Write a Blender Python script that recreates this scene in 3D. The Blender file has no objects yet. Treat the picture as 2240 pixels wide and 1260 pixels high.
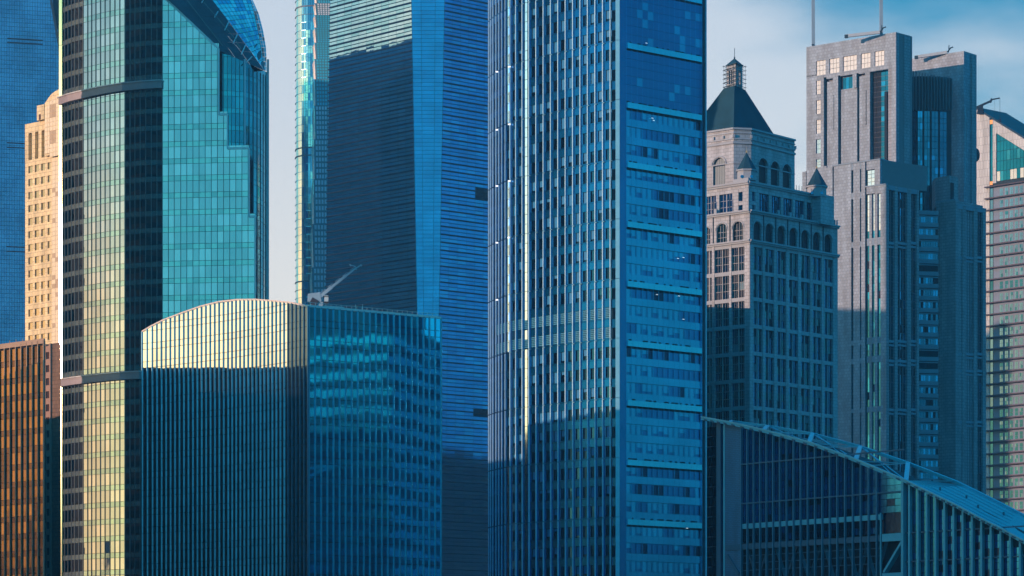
import bpy, math, random
import numpy as np
from mathutils import Matrix, Vector

random.seed(7)
rng = np.random.default_rng(7)
scn = bpy.context.scene
col = scn.collection

# ------------------------------------------------------------------ camera
F, HOR, CX, CZ = 7000.0, 1550.0, 1120.0, 20.0
cam_d = bpy.data.cameras.new('camera')
cam = bpy.data.objects.new('camera', cam_d)
col.objects.link(cam)
cam.location = (0, 0, CZ)
cam.rotation_euler = (math.radians(90), 0, 0)
cam_d.sensor_width = 36
cam_d.lens = F / 2240 * 36
cam_d.shift_y = (HOR - 630) / 2240
cam_d.clip_start = 1
cam_d.clip_end = 30000
scn.camera = cam

# ------------------------------------------------------------------ light
SUN_AZ, SUN_EL = math.radians(-122), math.radians(7.25)   # azimuth from the view axis (+Y) towards +X
sdir = Vector((math.sin(SUN_AZ) * math.cos(SUN_EL), math.cos(SUN_AZ) * math.cos(SUN_EL), math.sin(SUN_EL)))
sun_d = bpy.data.lights.new('sun', 'SUN')
sun_d.energy = 5.0
sun_d.angle = math.radians(0.5)
sun_d.color = (1.0, 0.57, 0.40)
sun = bpy.data.objects.new('sun', sun_d)
col.objects.link(sun)
sun.rotation_euler = (-sdir).to_track_quat('-Z', 'Y').to_euler()
sun.location = sdir * 500

world = bpy.data.worlds.new('World')
scn.world = world
world.use_nodes = True
wt = world.node_tree
wt.nodes.clear()
WN, WL = wt.nodes, wt.links


def wnode(t, **k):
    n = WN.new(t)
    for a, b in k.items():
        setattr(n, a, b)
    return n


def wmath(op, a, b=None, c=None, clamp=False):
    n = wnode('ShaderNodeMath', operation=op, use_clamp=clamp)
    for i, v in enumerate((a, b, c)):
        if v is None:
            continue
        if isinstance(v, (int, float)):
            n.inputs[i].default_value = v
        else:
            WL.new(v, n.inputs[i])
    return n.outputs[0]


def wsmooth(v, lo, hi):
    n = wnode('ShaderNodeMapRange', interpolation_type='SMOOTHSTEP')
    WL.new(v, n.inputs[0])
    n.inputs[1].default_value = lo
    n.inputs[2].default_value = hi
    return n.outputs[0]


def wmix(f, a, b):
    n = wnode('ShaderNodeMix', data_type='RGBA')
    WL.new(f, n.inputs[0])
    for i, v in ((6, a), (7, b)):
        if isinstance(v, tuple):
            n.inputs[i].default_value = (*v, 1)
        else:
            WL.new(v, n.inputs[i])
    return n.outputs[2]


tc = wnode('ShaderNodeTexCoord')
nrm = wnode('ShaderNodeVectorMath', operation='NORMALIZE')
WL.new(tc.outputs['Generated'], nrm.inputs[0])
sep = wnode('ShaderNodeSeparateXYZ')
WL.new(nrm.outputs[0], sep.inputs[0])
DX, DY, DZ = sep.outputs
hl = wmath('SQRT', wmath('ADD', wmath('MULTIPLY', DX, DX), wmath('MULTIPLY', DY, DY)))
cosA = wmath('DIVIDE', wmath('ADD', wmath('MULTIPLY', DX, math.sin(SUN_AZ)), wmath('MULTIPLY', DY, math.cos(SUN_AZ))), wmath('MAXIMUM', hl, 0.001))
# soft cloud streaks
mp = wnode('ShaderNodeMapping')
mp.inputs['Scale'].default_value = (1.0, 1.0, 2.6)
WL.new(nrm.outputs[0], mp.inputs[0])
nz = wnode('ShaderNodeTexNoise')
nz.inputs['Scale'].default_value = 13
nz.inputs['Detail'].default_value = 6
nz.inputs['Roughness'].default_value = 0.5
WL.new(mp.outputs[0], nz.inputs[0])
cl = wsmooth(nz.outputs[0], 0.40, 0.72)
cshift = wmath('MULTIPLY', wmath('SUBTRACT', nz.outputs[0], 0.5), 0.22)
# pale glow towards the sunset, clear blue away from it; bluer with height
g1in = wmath('ADD', wmath('SUBTRACT', cosA, wmath('MULTIPLY', DZ, 1.1)), cshift)
g1 = wsmooth(g1in, -0.93, -0.80)
GA = math.radians(-88)
cosG = wmath('DIVIDE', wmath('ADD', wmath('MULTIPLY', DX, math.sin(GA)), wmath('MULTIPLY', DY, math.cos(GA))), wmath('MAXIMUM', hl, 0.001))
g2 = wsmooth(cosG, 0.76, 0.96)
lowe = wmath('SUBTRACT', 1.0, wsmooth(DZ, 0.14, 0.30))
blue_low = wmix(wsmooth(DZ, 0.10, 0.24), (0.14, 0.40, 0.60), (0.006, 0.20, 0.42))
blue_low = wmix(wsmooth(DZ, 0.03, 0.15), (0.015, 0.13, 0.32), blue_low)
front = wsmooth(DY, -0.25, 0.35)
pale = wmix(front, wmix(wsmooth(DZ, 0.03, 0.15), (0.012, 0.13, 0.32), (0.08, 0.44, 0.68)), wmix(wsmooth(DZ, 0.06, 0.22), (1.0, 0.86, 0.80), (0.66, 0.66, 0.74)))
c1 = wmix(g1, blue_low, pale)
teal = (0.07, 0.60, 0.74)
c2 = wmix(wsmooth(cosA, -0.35, 0.3), c1, teal)
gold = wmix(wsmooth(DZ, 0.095, 0.19), (2.1, 1.22, 0.50), (1.10, 1.08, 0.84))
c3 = wmix(wmath('MULTIPLY', g2, lowe), c2, gold)
zen = wmix(wsmooth(DZ, 0.20, 0.50), c3, (0.002, 0.36, 0.78))
gnd = wmix(wsmooth(DZ, -0.03, 0.0), (0.006, 0.05, 0.10), zen)
sky = wnode('ShaderNodeTexSky', sky_type='NISHITA')
sky.sun_disc = False
sky.sun_elevation = SUN_EL
sky.sun_rotation = SUN_AZ
sky.air_density = 1.4
sky.dust_density = 2.0
bg1 = wnode('ShaderNodeBackground')
bg1.inputs[1].default_value = 0.9
WL.new(gnd, bg1.inputs[0])
tint = wnode('ShaderNodeMix', data_type='RGBA', blend_type='MULTIPLY')
tint.inputs[0].default_value = 1
WL.new(sky.outputs[0], tint.inputs[6])
tint.inputs[7].default_value = (0.12, 0.7, 1.0, 1)
bg2 = wnode('ShaderNodeBackground')
bg2.inputs[1].default_value = 0.05
WL.new(tint.outputs[2], bg2.inputs[0])
ad = wnode('ShaderNodeAddShader')
WL.new(bg1.outputs[0], ad.inputs[0])
WL.new(bg2.outputs[0], ad.inputs[1])
wo = wnode('ShaderNodeOutputWorld')
WL.new(ad.outputs[0], wo.inputs[0])

scn.view_settings.view_transform = 'Standard'
scn.view_settings.look = 'None'
scn.view_settings.exposure = 0.16
scn.view_settings.gamma = 1.0
scn.render.engine = 'CYCLES'
scn.cycles.max_bounces = 6
scn.cycles.glossy_bounces = 4

# ------------------------------------------------------------------ materials
MATS = {}


def _mat(name):
    m = bpy.data.materials.new(name)
    m.use_nodes = True
    nt = m.node_tree
    p = nt.nodes['Principled BSDF']
    return m, nt, p


def _bump(nt, p, scale, strength, dist=0.3, detail=2, stretch=(1, 1, 1)):
    g = nt.nodes.new('ShaderNodeNewGeometry')
    mp = nt.nodes.new('ShaderNodeMapping')
    mp.inputs['Scale'].default_value = stretch
    nt.links.new(g.outputs['Position'], mp.inputs[0])
    n = nt.nodes.new('ShaderNodeTexNoise')
    n.inputs['Scale'].default_value = scale
    n.inputs['Detail'].default_value = detail
    nt.links.new(mp.outputs[0], n.inputs['Vector'])
    b = nt.nodes.new('ShaderNodeBump')
    b.inputs['Strength'].default_value = strength
    b.inputs['Distance'].default_value = dist
    nt.links.new(n.outputs[0], b.inputs['Height'])
    nt.links.new(b.outputs[0], p.inputs['Normal'])
    return g, n


def glass(name, tint, rough=0.03, metal=1.0, bump=0.05, bscale=0.35, var=0.12):
    """mirror-coated facade glass: tinted reflection, slightly wavy"""
    if name in MATS:
        return MATS[name]
    m, nt, p = _mat(name)
    p.inputs['Metallic'].default_value = metal
    p.inputs['Roughness'].default_value = rough
    g, n = _bump(nt, p, bscale, bump)
    n2 = nt.nodes.new('ShaderNodeTexNoise')
    n2.inputs['Scale'].default_value = 0.09
    n2.inputs['Detail'].default_value = 3
    nt.links.new(g.outputs['Position'], n2.inputs['Vector'])
    mr = nt.nodes.new('ShaderNodeMapRange')
    mr.inputs[1].default_value = 0.3
    mr.inputs[2].default_value = 0.7
    mr.inputs[3].default_value = 1 - var
    mr.inputs[4].default_value = 1 + var
    nt.links.new(n2.outputs[0], mr.inputs[0])
    mx = nt.nodes.new('ShaderNodeMix')
    mx.data_type = 'RGBA'
    mx.blend_type = 'MULTIPLY'
    mx.inputs[0].default_value = 1
    mx.inputs[6].default_value = (*tint, 1)
    nt.links.new(mr.outputs[0], mx.inputs[7])
    nt.links.new(mx.outputs[2], p.inputs['Base Color'])
    MATS[name] = m
    return m


def matte(name, c, rough=0.6, metal=0.0, var=0.15, scale=0.6, bump=0.0):
    if name in MATS:
        return MATS[name]
    m, nt, p = _mat(name)
    p.inputs['Metallic'].default_value = metal
    p.inputs['Roughness'].default_value = rough
    p.inputs['Specular IOR Level'].default_value = 0.15 if metal == 0 else 0.5
    g = nt.nodes.new('ShaderNodeNewGeometry')
    n = nt.nodes.new('ShaderNodeTexNoise')
    n.inputs['Scale'].default_value = scale
    n.inputs['Detail'].default_value = 5
    nt.links.new(g.outputs['Position'], n.inputs['Vector'])
    mx = nt.nodes.new('ShaderNodeMix')
    mx.data_type = 'RGBA'
    mx.inputs[6].default_value = (*[v * (1 - var) for v in c], 1)
    mx.inputs[7].default_value = (*[min(1, v * (1 + var)) for v in c], 1)
    nt.links.new(n.outputs[0], mx.inputs[0])
    nt.links.new(mx.outputs[2], p.inputs['Base Color'])
    if bump:
        b = nt.nodes.new('ShaderNodeBump')
        b.inputs['Strength'].default_value = bump
        nt.links.new(n.outputs[0], b.inputs['Height'])
        nt.links.new(b.outputs[0], p.inputs['Normal'])
    MATS[name] = m
    return m


def stone(name, c, bw=1.3, bh=0.75, joint=0.06, var=0.16, rough=0.55, jc=0.35):
    """stone cladding whose slabs are too small in the picture to be built singly"""
    if name in MATS:
        return MATS[name]
    m, nt, p = _mat(name)
    p.inputs['Roughness'].default_value = rough
    g = nt.nodes.new('ShaderNodeNewGeometry')
    # distance along the wall = cross(normal, up) . position
    cr = nt.nodes.new('ShaderNodeVectorMath')
    cr.operation = 'CROSS_PRODUCT'
    nt.links.new(g.outputs['True Normal'], cr.inputs[0])
    cr.inputs[1].default_value = (0, 0, 1)
    dt = nt.nodes.new('ShaderNodeVectorMath')
    dt.operation = 'DOT_PRODUCT'
    nt.links.new(cr.outputs[0], dt.inputs[0])
    nt.links.new(g.outputs['Position'], dt.inputs[1])
    sp = nt.nodes.new('ShaderNodeSeparateXYZ')
    nt.links.new(g.outputs['Position'], sp.inputs[0])
    cb = nt.nodes.new('ShaderNodeCombineXYZ')
    nt.links.new(dt.outputs['Value'], cb.inputs[0])
    nt.links.new(sp.outputs[2], cb.inputs[1])
    br = nt.nodes.new('ShaderNodeTexBrick')
    br.offset = 0.5
    br.inputs['Scale'].default_value = 1.0
    br.inputs['Brick Width'].default_value = bw
    br.inputs['Row Height'].default_value = bh
    br.inputs['Mortar Size'].default_value = joint
    br.inputs['Mortar Smooth'].default_value = 0.3
    br.inputs['Bias'].default_value = 0.0
    br.inputs['Color1'].default_value = (*[v * (1 - var) for v in c], 1)
    br.inputs['Color2'].default_value = (*[v * (1 + var) for v in c], 1)
    br.inputs['Mortar'].default_value = (*[v * jc for v in c], 1)
    nt.links.new(cb.outputs[0], br.inputs[0])
    n = nt.nodes.new('ShaderNodeTexNoise')
    n.inputs['Scale'].default_value = 0.5
    n.inputs['Detail'].default_value = 7
    smp = nt.nodes.new('ShaderNodeMapping')
    smp.inputs['Scale'].default_value = (1.0, 1.0, 0.12)
    nt.links.new(g.outputs['Position'], smp.inputs[0])
    nt.links.new(smp.outputs[0], n.inputs['Vector'])
    mr = nt.nodes.new('ShaderNodeMapRange')
    mr.inputs[1].default_value = 0.3
    mr.inputs[2].default_value = 0.7
    mr.inputs[3].default_value = 0.72
    mr.inputs[4].default_value = 1.2
    nt.links.new(n.outputs[0], mr.inputs[0])
    mx = nt.nodes.new('ShaderNodeMix')
    mx.data_type = 'RGBA'
    mx.blend_type = 'MULTIPLY'
    mx.inputs[0].default_value = 1
    nt.links.new(br.outputs[0], mx.inputs[6])
    nt.links.new(mr.outputs[0], mx.inputs[7])
    nt.links.new(mx.outputs[2], p.inputs['Base Color'])
    b = nt.nodes.new('ShaderNodeBump')
    b.inputs['Strength'].default_value = 0.4
    b.inputs['Distance'].default_value = 0.05
    b.invert = True
    nt.links.new(br.outputs['Fac'], b.inputs['Height'])
    nt.links.new(b.outputs[0], p.inputs['Normal'])
    MATS[name] = m
    return m


# ------------------------------------------------------------------ geometry helpers
def P(px, y, D):
    """point at distance D that the photograph shows at pixel (px, y)"""
    return np.array([(px - CX) / F * D, D, CZ + (HOR - y) / F * D])


def zz(y, D):
    return CZ + (HOR - y) / F * D


CUBE_V = np.array([(x, y, z) for z in (-.5, .5) for y in (-.5, .5) for x in (-.5, .5)])
CUBE_F = np.array([(0, 2, 3, 1), (4, 5, 7, 6), (0, 1, 5, 4), (2, 6, 7, 3), (0, 4, 6, 2), (1, 3, 7, 5)])
_cubes = {}


def cube_mesh(mat):
    if mat.name not in _cubes:
        me = bpy.data.meshes.new('panel_' + mat.name)
        me.from_pydata(CUBE_V.tolist(), [], CUBE_F.tolist())
        me.materials.append(mat)
        _cubes[mat.name] = me
    return _cubes[mat.name]


class Curve:
    """plan line of a facade; pts = [(px, D)...] from left to right"""

    def __init__(s, pts, world=False):
        w = [((p - CX) / F * d, d) for p, d in pts] if not world else pts
        s.p = np.array(w, float)
        seg = np.linalg.norm(np.diff(s.p, axis=0), axis=1)
        s.s = np.concatenate([[0], np.cumsum(seg)])
        s.L = s.s[-1]
        ss = np.linspace(0, s.L, 800)
        xy = np.array([s.pos(v) for v in ss])
        s._ss = ss
        s._px = CX + F * xy[:, 0] / xy[:, 1]

    def pos(s, v, off=0.0):
        x = np.interp(v, s.s, s.p[:, 0])
        y = np.interp(v, s.s, s.p[:, 1])
        if off:
            n = s.nor(v)
            x += n[0] * off
            y += n[1] * off
        return np.array([x, y])

    def ext(s, v, off=0.0):
        """like pos but goes on straight beyond the ends"""
        if v < 0:
            t = s.tan(0)
            q = s.p[0] + t * v
        elif v > s.L:
            t = s.tan(s.L)
            q = s.p[-1] + t * (v - s.L)
        else:
            return s.pos(v, off)
        n = s.nor(min(max(v, 0), s.L))
        return q + n * off

    def tan(s, v):
        i = int(np.clip(np.searchsorted(s.s, v, side='right') - 1, 0, len(s.p) - 2))
        d = s.p[i + 1] - s.p[i]
        return d / np.linalg.norm(d)

    def nor(s, v):
        t = s.tan(v)
        return np.array([t[1], -t[0]])      # towards the viewer when going left to right

    def at(s, px):
        if px < s._px[0] or px > s._px[-1]:
            j = 0 if px < s._px[0] else -1
            q = s.p[j]
            t = s.tan(s._ss[j])
            k = (px - CX) / F
            # q.x + a t.x = k (q.y + a t.y)
            a = (k * q[1] - q[0]) / (t[0] - k * t[1])
            return s._ss[j] + a
        return float(np.interp(px, s._px, s._ss))

    def D(s, px):
        return s.ext(s.at(px))[1]

    def z(s, px, y):
        return zz(y, s.D(px))


class Thing:
    def __init__(s, name, label, cat, loc, group=None):
        s.root = bpy.data.objects.new(name, None)
        s.root.location = loc
        s.root.empty_display_size = 5
        s.root['label'] = label
        s.root['category'] = cat
        if group:
            s.root['group'] = group
        col.objects.link(s.root)
        s.loc = np.array(loc, float)
        s.parts = {}

    def M(s, name, mat, M4):
        s.parts.setdefault(name, []).append(('b', mat, M4))

    def box(s, name, mat, c, a, b, h, ah, bh, az=(0, 0, 1)):
        """box with centre c, unit axes a,b,az and full sizes ah,bh,h"""
        m = np.eye(4)
        m[:3, 0] = np.array(a) * ah
        m[:3, 1] = np.array(b) * bh
        m[:3, 2] = np.array(az) * h
        m[:3, 3] = c
        s.M(name, mat, m)

    def poly(s, name, mat, V, Fc):
        s.parts.setdefault(name, []).append(('p', mat, (np.array(V, float), Fc)))

    def bar(s, name, mat, p, q, w, d=None):
        """square bar from p to q"""
        p, q = np.array(p, float), np.array(q, float)
        t = q - p
        L = np.linalg.norm(t)
        t = t / L
        up = np.array([0, 0, 1.0]) if abs(t[2]) < .9 else np.array([0, 1.0, 0])
        a = np.cross(t, up)
        a /= np.linalg.norm(a)
        b = np.cross(a, t)
        s.box(name, mat, (p + q) / 2, a, b, L, w, d or w, t)

    def finish(s, cap=300):
        for name, L in s.parts.items():
            vs, fs, areas = [], [], []
            for kind, mat, g in L:
                if kind == 'b':
                    v = CUBE_V @ g[:3, :3].T + g[:3, 3]
                else:
                    v = g[0]
                vs.append(v)
                px = CX + F * v[:, 0] / np.maximum(v[:, 1], 1)
                py = HOR - F * (v[:, 2] - CZ) / np.maximum(v[:, 1], 1)
                w = max(0, min(px.max(), 2240) - max(px.min(), 0))
                h = max(0, min(py.max(), 1260) - max(py.min(), 0))
                areas.append(w * h)
            order = np.argsort(-np.array(areas), kind='stable')
            lim = len(L) if len(L) <= cap else cap
            solo = [i for i in order[:lim]]
            rest = [i for i in order[lim:]]
            for i in solo:
                kind, mat, g = L[i]
                if kind == 'b':
                    o = bpy.data.objects.new(name, cube_mesh(mat))
                    col.objects.link(o)
                    m = g.copy()
                    m[:3, 3] -= s.loc
                    o.matrix_basis = Matrix(m.tolist())
                else:
                    v = g[0]
                    c = v.mean(0)
                    me = bpy.data.meshes.new(name)
                    me.from_pydata((v - c).tolist(), [], [list(f) for f in g[1]])
                    me.materials.append(mat)
                    o = bpy.data.objects.new(name, me)
                    col.objects.link(o)
                    o.location = Vector((c - s.loc).tolist())
                o.parent = s.root
            if rest:
                mats, V, LT, LS, MI = [], [], [], [], []
                n = 0
                for i in rest:
                    kind, mat, g = L[i]
                    if mat not in mats:
                        mats.append(mat)
                    mi = mats.index(mat)
                    ff = CUBE_F if kind == 'b' else g[1]
                    for f in ff:
                        LS.append(len(f))
                        LT.extend([a + n for a in f])
                        MI.append(mi)
                    V.append(vs[i])
                    n += len(vs[i])
                V = np.concatenate(V) - s.loc
                me = bpy.data.meshes.new(name)
                me.vertices.add(len(V))
                me.vertices.foreach_set('co', V.ravel())
                me.loops.add(len(LT))
                me.loops.foreach_set('vertex_index', np.array(LT, dtype=np.int32))
                me.polygons.add(len(LS))
                st = np.concatenate([[0], np.cumsum(LS)[:-1]]).astype(np.int32)
                me.polygons.foreach_set('loop_start', st)
                me.polygons.foreach_set('loop_total', np.array(LS, dtype=np.int32))
                me.polygons.foreach_set('material_index', np.array(MI, dtype=np.int32))
                for m_ in mats:
                    me.materials.append(m_)
                me.update(calc_edges=True)
                me.validate()
                me.shade_flat()
                o = bpy.data.objects.new(name, me)
                col.objects.link(o)
                o.parent = s.root
                o['kind'] = 'stuff'
        s.parts = {}


def cell(T, name, mat, C, s0, s1, z0, z1, off=0.0, th=0.12, gap=0.08, jit=0.0, gapz=None):
    """one flat rectangular piece of facade between s0..s1 and z0..z1; off = distance of its back from the plan line"""
    p, q = C.ext(s0), C.ext(s1)
    t = q - p
    L = np.linalg.norm(t)
    t = t / L
    n = np.array([t[1], -t[0]])
    c = (p + q) / 2 + n * (off + th / 2)
    a = np.array([t[0], t[1], 0])
    b = np.array([n[0], n[1], 0])
    az = np.array([0, 0, 1.0])
    if jit:
        R = Matrix.Rotation(random.gauss(0, jit), 3, 'Z') @ Matrix.Rotation(random.gauss(0, jit * .6), 3, Vector(a))
        R = np.array(R)
        a, b, az = R @ a, R @ b, R @ az
    gz = gap if gapz is None else gapz
    T.box(name, mat, np.array([c[0], c[1], (z0 + z1) / 2]), a, b, max(z1 - z0 - gz, .01), max(L - gap, .01), th, az)


def extr(T, name, mat, C, sz, off, th):
    """extrude the outline sz=[(s,z)...] (counter-clockwise seen from the viewer) along the facade normal"""
    n = len(sz)
    fr = [np.array([*C.ext(a, off + th), b]) for a, b in sz]
    bk = [np.array([*C.ext(a, off), b]) for a, b in sz]
    faces = [list(range(n)), list(range(2 * n - 1, n - 1, -1))]
    for i in range(n):
        j = (i + 1) % n
        faces.append([i, i + n, j + n, j])
    T.poly(name, mat, fr + bk, faces)


def clip_top(poly, zf):
    """keep the part of a polygon [(s,z)] below z = zf(s)"""
    out = []
    for i in range(len(poly)):
        a, b = poly[i], poly[(i + 1) % len(poly)]
        da, db = zf(a[0]) - a[1], zf(b[0]) - b[1]
        if da >= 0:
            out.append(a)
        if (da > 0) != (db > 0) and abs(da - db) > 1e-9:
            k = da / (da - db)
            out.append((a[0] + (b[0] - a[0]) * k, a[1] + (b[1] - a[1]) * k))
    return out


def pcell(T, name, mat, C, s0, s1, z0, z1, zf, off=0.0, th=0.12, gap=0.08):
    """cell() cut off by a roof line"""
    g = gap / 2
    q = clip_top([(s0 + g, z0 + g), (s1 - g, z0 + g), (s1 - g, z1 - g), (s0 + g, z1 - g)], zf)
    if len(q) >= 3:
        hh = max(a[1] for a in q) - min(a[1] for a in q)
        if hh > 0.08:
            extr(T, name, mat, C, q, off, th)


def prism(T, name, mat, plan, z0, z1):
    """solid with the given plan (counter-clockwise from above)"""
    n = len(plan)
    zt = z1 if hasattr(z1, '__len__') else [z1] * n
    V = [(x, y, z0) for x, y in plan] + [(p[0], p[1], zt[i]) for i, p in enumerate(plan)]
    Fc = [list(range(n - 1, -1, -1)), list(range(n, 2 * n))]
    for i in range(n):
        j = (i + 1) % n
        Fc.append([i, j, j + n, i + n])
    T.poly(name, mat, V, Fc)


def backed(C, s0, s1, inset, back, n=None):
    """plan of the solid behind a facade line"""
    ss = np.linspace(s0, s1, n or max(2, int((s1 - s0) / 2.5)))
    fr = [tuple(C.ext(v, -inset)) for v in ss]
    return fr + [tuple(b) for b in back]


def slab(T, name, mat, C, s0, s1, z0, z1, off, th):
    """long flat piece following a straight or curved facade, as one mesh"""
    n = max(2, int((s1 - s0) / 2.5) + 1) if len(C.p) > 2 else 2
    ss = np.linspace(s0, s1, n)
    pl = [tuple(C.ext(v, off + th)) for v in ss] + [tuple(C.ext(v, off)) for v in ss[::-1]]
    prism(T, name, mat, pl, z0, z1)


def pick(*mw):
    r = random.random() * sum(w for _, w in mw)
    for m, w in mw:
        r -= w
        if r <= 0:
            return m
    return mw[-1][0]


# ------------------------------------------------------------------ shared materials
core_dark = matte('dark_backing', (0.012, 0.03, 0.045), 0.5)
frame_dark = matte('dark_frame', (0.02, 0.045, 0.07), 0.4)
steel = matte('brushed_steel', (0.35, 0.42, 0.46), 0.35, 0.7)
pale_metal = matte('pale_metal', (0.55, 0.60, 0.62), 0.4, 0.3)

# ------------------------------------------------------------------ the ground
gm = matte('asphalt_ground', (0.05, 0.055, 0.06), 0.9, var=.3, scale=0.02)
me = bpy.data.meshes.new('ground')
me.from_pydata([(-12000, -6000, 0), (12000, -6000, 0), (12000, 20000, 0), (-12000, 20000, 0)], [], [(0, 1, 2, 3)])
me.materials.append(gm)
o = bpy.data.objects.new('ground', me)
o['kind'] = 'structure'
col.objects.link(o)

# =================================================================== A: far-left blue grid tower
def tower_far_left():
    D0 = 1350.0
    C = Curve([(-190, 1334), (140, 1352)])
    T = Thing('glass_tower', 'blue grid-glass skyscraper at the far left edge, behind the stepped stone tower', 'skyscraper', (*C.pos(C.L / 2), 0))
    g = [glass('blue_grid_glass', (0.22, 0.26, 0.48), 0.08, var=.2, bump=.01), glass('blue_grid_glass_deep', (0.20, 0.23, 0.44), 0.08, var=.2, bump=.01)]
    top = C.z(0, -120)
    prism(T, 'inner_wall', core_dark, backed(C, 0, C.L, .1, [(C.p[1][0] - 5, 1412), (C.p[0][0], 1400)], 3), 0, top)
    ph = 9.25 / F * D0
    pw = 5.6 / F * D0
    nz_ = int((top - 60) / ph)
    slots = []
    for (yy, x0, x1) in ((86, 16, 93), (94.5, 16, 93), (314, 15, 60), (324, 15, 60), (541, 14, 60), (551, 14, 60)):
        slots.append((C.z(50, yy), C.at(x0), C.at(x1)))
        slab(T, 'louvre_slot', matte('slot_black', (0.02, 0.02, 0.03), .6), C, C.at(x0), C.at(x1), C.z(50, yy) - .22, C.z(50, yy) + .22, .16, .08)
    # the slanting facet edge
    def edge(z):
        y = HOR - (z - CZ) / D0 * F
        return C.at(112 + 21 * (y / 122.0)) if y < 130 else 1e9
    for j in range(nz_):
        z1 = top - j * ph
        s = 0.0
        m0 = random.random()
        while s < C.L:
            if s + pw / 2 < edge(z1) + 0.4:
                cell(T, 'window_pane', pick((g[0], 3), (g[1], 1 + m0)), C, s, s + pw, z1 - ph, z1, 0, .1, .12, .0006)
            s += pw
    # darker facet right of the slant
    fm = glass('blue_facet_glass', (0.06, 0.30, 0.50), 0.06)
    for j in range(0, 24):
        z1 = top - j * ph * 1.0
        e = edge(z1)
        if e > 1e8:
            continue
        cell(T, 'facet_panel', fm, C, e + .5, C.L + 6, z1 - ph, z1, -.4, .1, .12, .002)
    T.bar('facet_edge', frame_dark, (*C.ext(C.at(90), .25), C.z(90, -122)), (*C.ext(C.at(133), .25), C.z(133, 122)), .9, .3)
    T.finish()


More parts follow.
